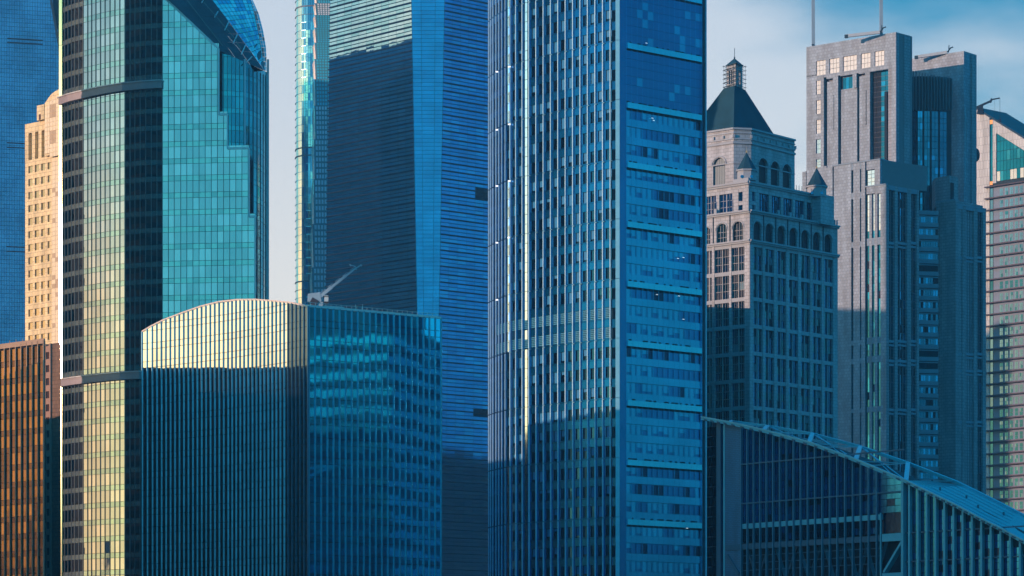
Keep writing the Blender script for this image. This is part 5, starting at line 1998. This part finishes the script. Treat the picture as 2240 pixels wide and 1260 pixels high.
    c = P(2135.5, 339, 1039)
    V = []
    N = 16
    rx, rz = 8.2 / F * 1039, 14.5 / F * 1039
    for sgn, yy in ((1, 0), (1, .6)):
        for k in range(N):
            t = 2 * math.pi * k / N
            V.append(c + np.array([rx * math.cos(t), yy, rz * math.sin(t)]))
    V.append(c + np.array([0, 1.4, 0]))
    Fc = [list(range(N))] + [[k, k + N, (k + 1) % N + N, (k + 1) % N] for k in range(N)] + [[k + N, 2 * N, (k + 1) % N + N] for k in range(N)]
    T.poly('dish', frame_dark, V, Fc)
    T.bar('arm', steel, c + np.array([-1.5, 1, 0]), c + np.array([0, 1, 0]), .3)
    T.finish()


# =================================================================== L: right edge tower
def tower_right():
    C = Curve([(2120, 1203.5), (2262, 1181)])
    T = Thing('banded_tower', 'beige stone and glass tower with slanted roof and dark sunshade ledges at the right edge', 'skyscraper', (*C.pos(C.L / 2), 0))
    st = stone('cream_stone', (0.40, 0.44, 0.46), 1.3, 3.0, .09, .05, jc=.6)
    stp = matte('cream_stone_plain', (0.44, 0.44, 0.44), .5)
    mv = matte('mauve_panel', (0.15, 0.20, 0.28), .5)
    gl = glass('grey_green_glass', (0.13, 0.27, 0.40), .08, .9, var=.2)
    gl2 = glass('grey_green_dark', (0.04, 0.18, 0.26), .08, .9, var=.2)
    gg = glass('deep_green_glass', (0.015, 0.17, 0.25), .06, .95, var=.2)
    gg2 = glass('deep_green_glass_b', (0.04, 0.26, 0.36), .08, .95, var=.2)
    light_tone = matte('pale_blind', (0.55, 0.62, 0.55), .5)
    zr = lambda s: float(np.interp(s, [C.at(2120), C.at(2262)], [C.z(2120, 229), C.z(2262, 317)]))
    body = [(0, 0), (C.L, 0), (C.L, zr(C.L) - .3), (0, zr(0) - .3)]
    extr(T, 'inner_wall', core_dark, C, body, -22, 21.9)
    # stone left part
    def wall(p0, p1, ybot, nm='wall_panel', off=-.1, th=.5, drop=0):
        sa, sb = C.at(p0), C.at(p1)
        zb = 0 if ybot is None else C.z(2165, ybot)
        extr(T, nm, st, C, [(sa, zb), (sb, zb), (sb, zr(sb) - drop), (sa, zr(sa) - drop)], off, th)
    wall(2120, 2166, None)
    sa, sb = C.at(2173), C.at(2180.5)
    wall(2173, 2180.5, 403)
    # slanted stone edge over the glass
    sa, sb = C.at(2180.5), C.L
    extr(T, 'roof_edge', st, C, [(sa, zr(sa) - 4.2), (sb, zr(sb) - 4.2), (sb, zr(sb)), (sa, zr(sa))], -.1, .5)
    T.bar('roof_rail', frame_dark, (*C.ext(C.at(2137), .3), zr(C.at(2137)) + .5), (*C.ext(C.L, .3), zr(C.L) + .5), .5)
    # slot
    for i in range(8):
        z1, z0 = C.z(2169, 272), C.z(2169, 396)
        cell(T, 'slot_pane', gg, C, C.at(2166.3), C.at(2172.8), z0 + (z1 - z0) * i / 8, z0 + (z1 - z0) * (i + 1) / 8, -.1, .1, .06)
    om = matte('amber_panel', (0.85, 0.42, 0.15), .4)
    cell(T, 'amber_panel', om, C, C.at(2166.3), C.at(2172.8), C.z(2169, 272), C.z(2169, 262.5), -.1, .45, .05)
    cell(T, 'amber_panel', om, C, C.at(2166.3), C.at(2172.8), C.z(2169, 405), C.z(2169, 397), -.1, .45, .05)
    # green triangular glazing
    cp = [2181 + 7.3 * i for i in range(12)]
    zg0 = C.z(2181, 397)
    for j in range(12):
        z0 = zg0 + j * 3.7
        for a, b in zip(cp[:-1], cp[1:]):
            m = pick((gg, 3), (gg2, .6))
            if j in (0,) and random.random() < .45:
                m = light_tone  # some bottom-row panes take a pale blind colour
            pcell(T, 'green_pane', m, C, C.at(a), C.at(b), z0, z0 + 3.7, lambda s: zr(s) - 4.4, 0, .1, .14)
    # storeys with ledges
    pz = 25.5 / F * 1190
    z = C.z(2165, 410)
    sh = matte('dark_ledge', (0.07, 0.06, 0.075), .5)
    k = 0
    wp = [(2187.5, 2194.5), (2199, 2206), (2209.5, 2216.5), (2220.5, 2227.5), (2231, 2238), (2242, 2249), (2253, 2260)]
    while z - pz > 0:
        y = HOR - (z - CZ) / 1192 * F
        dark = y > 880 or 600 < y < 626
        slab(T, 'sunshade', sh, C, C.at(2158.5), C.L, z - .22, z + .22, .1, 1.5)
        cell(T, 'mauve_panel', mv, C, C.at(2173.5), C.L, z - pz, z, -.05, .15, 0)
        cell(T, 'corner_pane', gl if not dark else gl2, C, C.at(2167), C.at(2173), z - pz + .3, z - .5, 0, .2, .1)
        for a, b in wp:
            sa, sb = C.at(a), C.at(b)
            for c_ in range(2):
                for r_ in range(2):
                    zz0 = z - pz + .55 + (pz - 1.6) * r_ / 2
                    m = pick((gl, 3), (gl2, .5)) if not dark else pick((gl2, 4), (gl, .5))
                    cell(T, 'window_pane', m, C, sa + (sb - sa) * c_ / 2, sa + (sb - sa) * (c_ + 1) / 2, zz0, zz0 + (pz - 1.6) / 2, .12, .08, .1, .003)
        z -= pz
        k += 1
    T.finish()
    # crane on its roof
    T = Thing('cleaning_crane', 'dark window-cleaning crane with hanging cables on the slanted roof at the right', 'crane', tuple(P(2142, 242, 1198)))
    D = 1198.
    dm = matte('crane_black', (0.02, 0.03, 0.05), .6)
    T.bar('base', dm, P(2138, 243, D), P(2151, 245, D), 1.2, 2)
    T.bar('cabin', dm, P(2140, 238, D), P(2150, 237, D), 1.5, 2)
    T.bar('arm', dm, P(2136, 235, D), P(2168, 221, D), .75, .75)
    T.bar('arm', dm, P(2168, 218, D), P(2187, 214.5, D), .45, .45)
    T.bar('knuckle', dm, P(2166, 224, D), P(2170, 216, D), .8, .8)
    T.bar('brace', dm, P(2149, 234, D), P(2152, 229, D), .25, .25)
    for (x, y0, y1) in ((2176, 217, 258), (2186.5, 215, 264), (2188, 215, 264)):
        T.bar('cable', dm, P(x, y0, D), P(x, y1, D), .05, .05)
    T.finish()
    T = Thing('roof_cabin', 'small black hoist box lower down the slanted roof at the right', 'roof plant', tuple(P(2187, 268, 1194)))
    T.bar('box', dm, P(2182, 267, 1194), P(2189, 269, 1194), 1.3, 1.5)
    T.bar('peg', dm, P(2183, 264, 1194), P(2184, 262, 1194), .4, .4)
    T.bar('peg', dm, P(2188, 264, 1194), P(2188.5, 260, 1194), .4, .4)
    T.finish()


# =================================================================== M: sloping glass hall
def hall():
    C = Curve([(1543, 560), (1985, 520), (2262, 499)])
    T = Thing('glass_hall', 'teal steel and glass hall with a long sloping truss roof in the bottom right corner', 'building', (*C.pos(30), 0))
    fr = [(1543, 916), (1600, 926), (1680, 944), (1780, 971), (1870, 1004), (1985, 1052), (2050, 1084), (2100, 1108), (2150, 1135), (2200, 1160), (2262, 1194)]
    bk = [(1600, 922), (1690, 934), (1775, 949), (1880, 977), (1985, 1013), (2090, 1054), (2130, 1073), (2190, 1103), (2262, 1140)]
    sp = [C.at(p) for p, _ in fr]
    zp = [C.z(p, y) for p, y in fr]
    zf = lambda s: float(np.interp(s, sp, zp))
    steelb = matte('blue_steel', (0.05, 0.34, 0.46), .45, .25)
    steeld = matte('blue_steel_dark', (0.015, 0.09, 0.15), .5, .2)
    roofm = stone('ribbed_roof_sheet', (0.16, 0.36, 0.42), 3.0, .8, .05, .05, jc=.7)
    gA = glass('hall_glass', (0.006, 0.12, 0.34), .06, .9, var=.35, bscale=.2)
    gB = glass('hall_glass_b', (0.008, 0.16, 0.42), .06, .9, var=.35, bscale=.2)
    gC = glass('hall_glass_dark', (0.003, 0.02, 0.07), .06, .9, var=.35)
    gG = glass('hall_glass_green', (0.01, 0.15, 0.28), .08, .9, var=.25)
    dk = matte('hall_interior', (0.006, 0.014, 0.03), .6)
    # core behind the glass
    seg = [(C.at(1545), zf(C.at(1545)))]
    ssx = [C.at(p) for p in (1545, 1600, 1680, 1780, 1870, 1985, 2100, 2262)]
    ss_ = [(s, 0) for s in (ssx[0], ssx[-1])]
    n = len(ssx)
    for i in range(n - 1):
        extr(T, 'inner_wall', dk, C, [(ssx[i], 0), (ssx[i + 1], 0), (ssx[i + 1], zf(ssx[i + 1]) - .5), (ssx[i], zf(ssx[i]) - .5)], -6, 4.6)
    # left dark glazed strip, column, tiled pier
    def strip(p0, p1, nm, m, off, th, z1f=None):
        sa, sb = C.at(p0), C.at(p1)
        extr(T, nm, m, C, [(sa, 0), (sb, 0), (sb, zf(sb) - .3), (sa, zf(sa) - .3)], off, th)
    z = zf(C.at(1555)) - 1.2
    while z > 1:
        for i in range(4):
            a = 1544.5 + 5.9 * i
            cell(T, 'window_pane', gC, C, C.at(a), C.at(a + 5.9), z - 1.75, z, -.3, .1, .1, .004)
        z -= 1.75
    strip(1568, 1577, 'column', steeld, -.5, .6)
    strip(1577, 1583, 'column', gA, -.5, .4)
    strip(1583, 1586.5, 'column', steelb, -.4, .5)
    strip(1586.5, 1622.5, 'tiled_pier', stone('blue_tile_pier', (0.03, 0.13, 0.23), .9, .32, .04, .06, jc=.6), -.4, .45)
    # mullions: list of px
    mp_ = [1623]
    w = 13.5
    while mp_[-1] < 2250:
        mp_.append(mp_[-1] + w)
        w += .235
    mp_ = [p for p in mp_]
    # level beams (photo heights at px 1625): y
    zB1, zB1b = C.z(1625, 1146), C.z(1625, 1157)
    zB2, zB2b = C.z(1625, 1190), C.z(1625, 1202)
    lines = [C.z(1625, y) for y in (1016, 1102)]
    rows = []
    z = C.z(1625, 930)
    # regular glazing rows
    rh = 14.2 / F * 552
    z = lines[0] + rh * 9
    while z > 0:
        for a, b in zip(mp_[:-1], mp_[1:]):
            sa, sb = C.at(a), C.at(b)
            if z - rh > max(zf(sa), zf(sb)):
                continue
            mid = (a + b) / 2
            if mid < 1975:
                if z - rh / 2 > zB1:
                    m = pick((gA, 3), (gB, 2), (gC, .35))
                    cell_ok = True
                elif z - rh / 2 > zB2:
                    m = pick((gC, 3), (gA, .5))
                else:
                    m = None          # open frame under the second beam
            else:
                near_roof = zf((sa + sb) / 2) - z
                if 1990 < mid < 2050:
                    m = pick((gG, 3), (gB, 1))
                elif near_roof < 1.2 and mid > 2060:
                    m = dk
                elif mid > 2205:
                    m = gB
                else:
                    m = pick((gA, 4), (gC, 1)) if mid > 2055 else gA
            if m is None:
                continue
            pcell(T, 'window_pane', m, C, sa, sb, z - rh, z, lambda s: zf(s) - .5, -.3, .1, .07)
        z -= rh
    for p in mp_:
        s = C.at(p)
        wd = .22 if p < 1980 else .42
        if p > 1930 and p < 1975:
            continue
        T.box('mullion', steelb if p > 1980 else matte('hall_mullion', (0.02, 0.16, 0.26), .45, .3), np.array([*C.ext(s, .1 if p < 1980 else .2), (zf(s) - .4) / 2]), np.array([*C.tan(s), 0]), np.array([*C.nor(s), 0]), zf(s) - .4, wd, .45 if p < 1980 else .6)
    # dark horizontal line beams
    for zl in lines:
        for a, b in ((1623, 1980),):
            slab(T, 'rail', steeld, C, C.at(a), C.at(b), zl - .12, zl + .12, .0, .3)
    for zl in [C.z(1985, y) for y in (1166, 1229)]:
        slab(T, 'rail', steeld, C, C.at(1978), C.L, zl - .1, zl + .1, -.1, .35)
    slab(T, 'beam', steelb, C, C.at(1622), C.at(1930), zB1b, zB1, -.3, .35)
    slab(T, 'beam', steeld, C, C.at(1588), C.at(1930), zB2b, zB2, -.25, .4)
    # end bay with diagonal
    sa, sb = C.at(1933), C.at(1977)
    slab(T, 'beam', steelb, C, sa, sb, C.z(1955, 1184), C.z(1955, 1167), -.2, .6)
    T.bar('brace', steelb, (*C.ext(C.at(1938), .1), C.z(1938, 1252)), (*C.ext(C.at(1977), .1), C.z(1977, 1186)), 1.0, .4)
    slab(T, 'beam', steelb, C, sa, sb, C.z(1955, 1268), C.z(1955, 1253), -.2, .6)
    cell(T, 'end_post', steelb, C, C.at(1928.5), C.at(1930.5), 0, C.z(1930, 1122), .1, .3, 0)
    cell(T, 'end_post', steelb, C, C.at(1977.5), C.at(1982.5), 0, zf(C.at(1980)) - .4, -.1, .8, 0)
    cell(T, 'glazed_box', gC, C, sa, sb, C.z(1955, 1165), C.z(1955, 1130), -.25, .1, 0)
    # V braces inside, seen between the mullions
    for x in (1650, 1712, 1762, 1817, 1868, 1907):
        T.bar('brace', steeld, (*C.ext(C.at(x), -.9), C.z(x, 1268)), (*C.ext(C.at(x + 24), -.9), zB2b), .55, .4)
        T.bar('brace', steeld, (*C.ext(C.at(x), -.9), C.z(x, 1268)), (*C.ext(C.at(x - 22), -.9), zB2b), .55, .4)
    T.bar('brace', steeld, (*C.ext(C.at(1592), -.1), C.z(1592, 1214)), (*C.ext(C.at(1618), -.1), C.z(1618, 1256)), .8, .5)
    for zl in [C.z(1625, y) for y in (1216, 1232, 1248)]:
        slab(T, 'rail', steeld, C, C.at(1623), C.at(1930), zl - .06, zl + .06, -.2, .15)
    # roof edge truss: front chord
    for (a, ya), (b, yb) in zip(fr[:-1], fr[1:]):
        T.bar('front_chord', steelb, (*C.ext(C.at(a), .6), C.z(a, ya)), (*C.ext(C.at(b), .6), C.z(b, yb)), .75, .5)
        T.bar('chord_lip', matte('pale_cyan_steel', (0.10, 0.38, 0.48), .4, .3), (*C.ext(C.at(a), .95), C.z(a, ya - 3.5)), (*C.ext(C.at(b), .95), C.z(b, yb - 3.5)), .18, .22)
        k = 4
        for q in range(k):
            u = (q + .5) / k
            px = a + (b - a) * u
            y = ya + (yb - ya) * u
            T.bar('chord_clip', steeld, (*C.ext(C.at(px), 1.0), C.z(px, y + 1)), (*C.ext(C.at(px) + .7, 1.0), C.z(px, y + 1) - .25), .25, .25)
    # rear chord, 24 m behind
    DB = lambda px: C.D(px) + 22
    bp = [P(p, y, DB(p)) for p, y in bk]
    for q0, q1 in zip(bp[:-1], bp[1:]):
        T.bar('rear_chord', steelb, q0, q1, .6, .5)
    T.bar('rear_chord', steelb, (*C.ext(C.at(1600), .4), C.z(1600, 925)), bp[0], .6, .5)
    fpos = lambda px: np.array([*C.ext(C.at(px), .3), float(np.interp(C.at(px), sp, zp))])
    bpos = lambda px: P(px, float(np.interp(px, [b_[0] for b_ in bk], [b_[1] for b_ in bk])), DB(px))
    pc = matte('pale_cyan_steel', (0.10, 0.38, 0.48), .4, .3)
    for f_, b_ in ((1673, 1679), (1773, 1777), (1875, 1882), (1985, 1986)):
        T.bar('strut', pc, fpos(f_), bpos(b_), .75, .4)
    for f_, b_ in ((1600, 1679), (1679, 1777), (1690, 1777), (1777, 1882), (1800, 1882), (1882, 1986), (1905, 1986), (1986, 2085)):
        T.bar('tie', pc, fpos(f_), bpos(b_), .16, .16)
    for f_, b_ in ((1773, 1679), (1875, 1777), (1985, 1882), ):
        T.bar('tie', steelb, fpos(f_), bpos(b_), .2, .2)
        T.bar('tie', steelb, fpos(f_ - 30), bpos(b_ + 10), .12, .12)
    # solid roof at the right
    rp = [1987, 2020, 2060, 2100, 2150, 2200, 2262]
    for a, b in zip(rp[:-1], rp[1:]):
        q = [fpos(a), fpos(b), bpos(max(b, a + 1) if b > 2085 else b), bpos(a)]
        if a == 1987:
            q[3] = bpos(2090) * .0 + fpos(1987) * .55 + bpos(2090) * .45
            q[2] = bpos(2110)
        elif a == 2020:
            q[3] = bpos(2110); q[2] = bpos(2130)
        elif a == 2060:
            q[3] = bpos(2130); q[2] = bpos(2150)
        elif a == 2100:
            q[3] = bpos(2150); q[2] = bpos(2185)
        elif a == 2150:
            q[3] = bpos(2185); q[2] = bpos(2225)
        else:
            q[3] = bpos(2225); q[2] = bpos(2262) + np.array([3, 0, -1.5])
        q = np.array(q)
        q2 = q - np.array([0, 0, .4])
        T.poly('roof', matte('teal_roof_sheet', (0.05, 0.34, 0.42), .5, var=.2, scale=.8), np.vstack([q, q2]), [[0, 1, 2, 3], [7, 6, 5, 4], [0, 4, 5, 1], [1, 5, 6, 2], [2, 6, 7, 3], [3, 7, 4, 0]])
        if a < 2200:
            for u in np.linspace(.08, .92, 7):
                T.bar('roof_rib', steelb, q[0] * (1 - u) + q[3] * u + np.array([0, 0, .1]), q[1] * (1 - u) + q[2] * u + np.array([0, 0, .1]), .08, .12)
    for px_, u in ((2010, .5), (2040, .3), (2085, .5), (2120, .35), (2160, .6)):
        q = fpos(px_) * (1 - u) + bpos(px_ + 60) * u
        T.bar('roof_hook', steeld, q + np.array([0, 0, -.3]), q + np.array([0, 0, .5]), .3)
    T.finish()


# =================================================================== air
def haze():
    me = bpy.data.meshes.new('haze')
    v = [(x, y, z) for z in (-1.0, 480.0) for y in (-60.0, 2100.0) for x in (-900.0, 900.0)]
    me.from_pydata(v, [], CUBE_F.tolist())
    m = bpy.data.materials.new('haze_air')
    m.use_nodes = True
    nt = m.node_tree
    nt.nodes.clear()
    pv = nt.nodes.new('ShaderNodeVolumePrincipled')
    pv.inputs['Color'].default_value = (0.35, 0.78, 1.0, 1)
    pv.inputs['Density'].default_value = 0.00011
    pv.inputs['Anisotropy'].default_value = 0.5
    ou = nt.nodes.new('ShaderNodeOutputMaterial')
    nt.links.new(pv.outputs[0], ou.inputs['Volume'])
    me.materials.append(m)
    o = bpy.data.objects.new('haze', me)
    o['kind'] = 'stuff'
    col.objects.link(o)


# =================================================================== unseen towers that the facades mirror, and unseen blocks added to shade them
def off_block(name, label, X0, X1, Y0, Y1, H, m1, m2, step=None):
    T = Thing(name, label, 'building', ((X0 + X1) / 2, (Y0 + Y1) / 2, 0))
    prism(T, 'wall', m1, [(X0, Y0), (X1, Y0), (X1, Y1), (X0, Y1)], 0, H)
    if step:
        prism(T, 'crown', m1, [(X0 + step, Y0 + step), (X1 - step, Y0 + step), (X1 - step, Y1 - step), (X0 + step, Y1 - step)], H, H + step * 1.4)
    z = 6.0
    while z < H - 3:
        prism(T, 'window_band', m2, [(X0 - .2, Y0 - .2), (X1 + .2, Y0 - .2), (X1 + .2, Y1 + .2), (X0 - .2, Y1 + .2)], z, z + 1.9)
        z += 4.2
    T.finish(60)


def far_skyline():
    T = Thing('far_skyline', 'low dusk skyline across the river behind the viewer, mirrored low in the facades', 'skyline', (0, -300, 0))
    m = [matte('far_wall_a', (0.03, 0.06, 0.09), .9), matte('far_wall_b', (0.015, 0.03, 0.05), .9), matte('far_wall_c', (0.05, 0.09, 0.12), .9)]
    rr = random.Random(5)
    for k in range(230):
        a = math.radians(-62 - 215 * k / 230 + rr.random())
        d = 900 + rr.random() * 500
        h = rr.choice((30, 45, 60, 70, 85, 100, 125)) * (.8 + .5 * rr.random())
        w = 14 + rr.random() * 26
        c = np.array([math.sin(a) * d, 650 + math.cos(a) * d, h / 2])
        T.box('far_block', m[k % 3], c, (math.cos(a), -math.sin(a), 0), (math.sin(a), math.cos(a), 0), h, w, w)
        if rr.random() < .4:
            T.box('far_block', m[k % 3], c + np.array([0, 0, h / 2 + h * .06]), (math.cos(a), -math.sin(a), 0), (math.sin(a), math.cos(a), 0), h * .12, w * .5, w * .5)
    T.finish(0)


def surroundings():
    bw = matte('umber_wall', (0.075, 0.05, 0.045), .7)
    bg_ = matte('umber_window', (0.012, 0.03, 0.04), .9)
    off_block('unseen_block', 'umber slab tower beyond the left frame, mirrored as the teal tower dark stripe', -160, -122, 714, 759, 330, bw, bg_)
    off_block('unseen_block', 'dark tower beyond the left frame, mirrored at the left edge of the teal tower', -160, -132, 802, 818, 330, matte('deep_green_wall', (0.006, 0.016, 0.02), .95), matte('deep_green_band', (0.004, 0.01, 0.014), .95))
    off_block('unseen_block', 'dark stepped tower beyond the left frame, mirrored in the left face of the striped tower', -430, -300, 1440, 1650, 372, matte('green_grey_wall', (0.02, 0.22, 0.34), .35, .9), matte('green_grey_band', (0.06, 0.20, 0.26), .8), 8)
    off_block('unseen_block', 'dark navy block beyond the right frame, mirrored at the foot of the striped tower', 262, 350, 1380, 1540, 152, matte('navy_wall', (0.012, 0.02, 0.04), .6), bg_, 6)
    off_block('unseen_block', 'dark green-blue block beyond the right frame, mirrored in the low glass block', 118, 165, 520, 561, 112, matte('sea_wall', (0.008, 0.03, 0.06), .6), glass('sea_band', (0.03, 0.20, 0.34), .15, .8), 5)
    # unseen blocks added only to cast shade on the lower storeys
    w = matte('shade_block_wall', (0.10, 0.09, 0.09), .7)
    off_block('unseen_block', 'added unseen block behind the fluted central tower, shading the foot of the arched stone building', 5, 40, 760, 815, 123, w, bg_)
    off_block('unseen_block', 'added unseen block behind the teal curved tower, shading the foot of the granite twin tower', -112, -76, 845, 905, 172, w, bg_)
    off_block('unseen_block', 'added low unseen block beyond the left frame, shading the low glass block', -150, -100, 556, 603, 88, w, bg_)
    off_block('unseen_block', 'added broad unseen block beyond the left frame, shading the sloping glass hall', -330, -300, 200, 420, 150, w, bg_)


tower_far_left()
tower_stepped_stone()
block_low_left()
tower_teal()
tower_twist()
tower_chamfer()
block_glass()
tower_centre()
tower_bell()
tower_twin()
tower_right()
hall()
surroundings()
far_skyline()
haze()
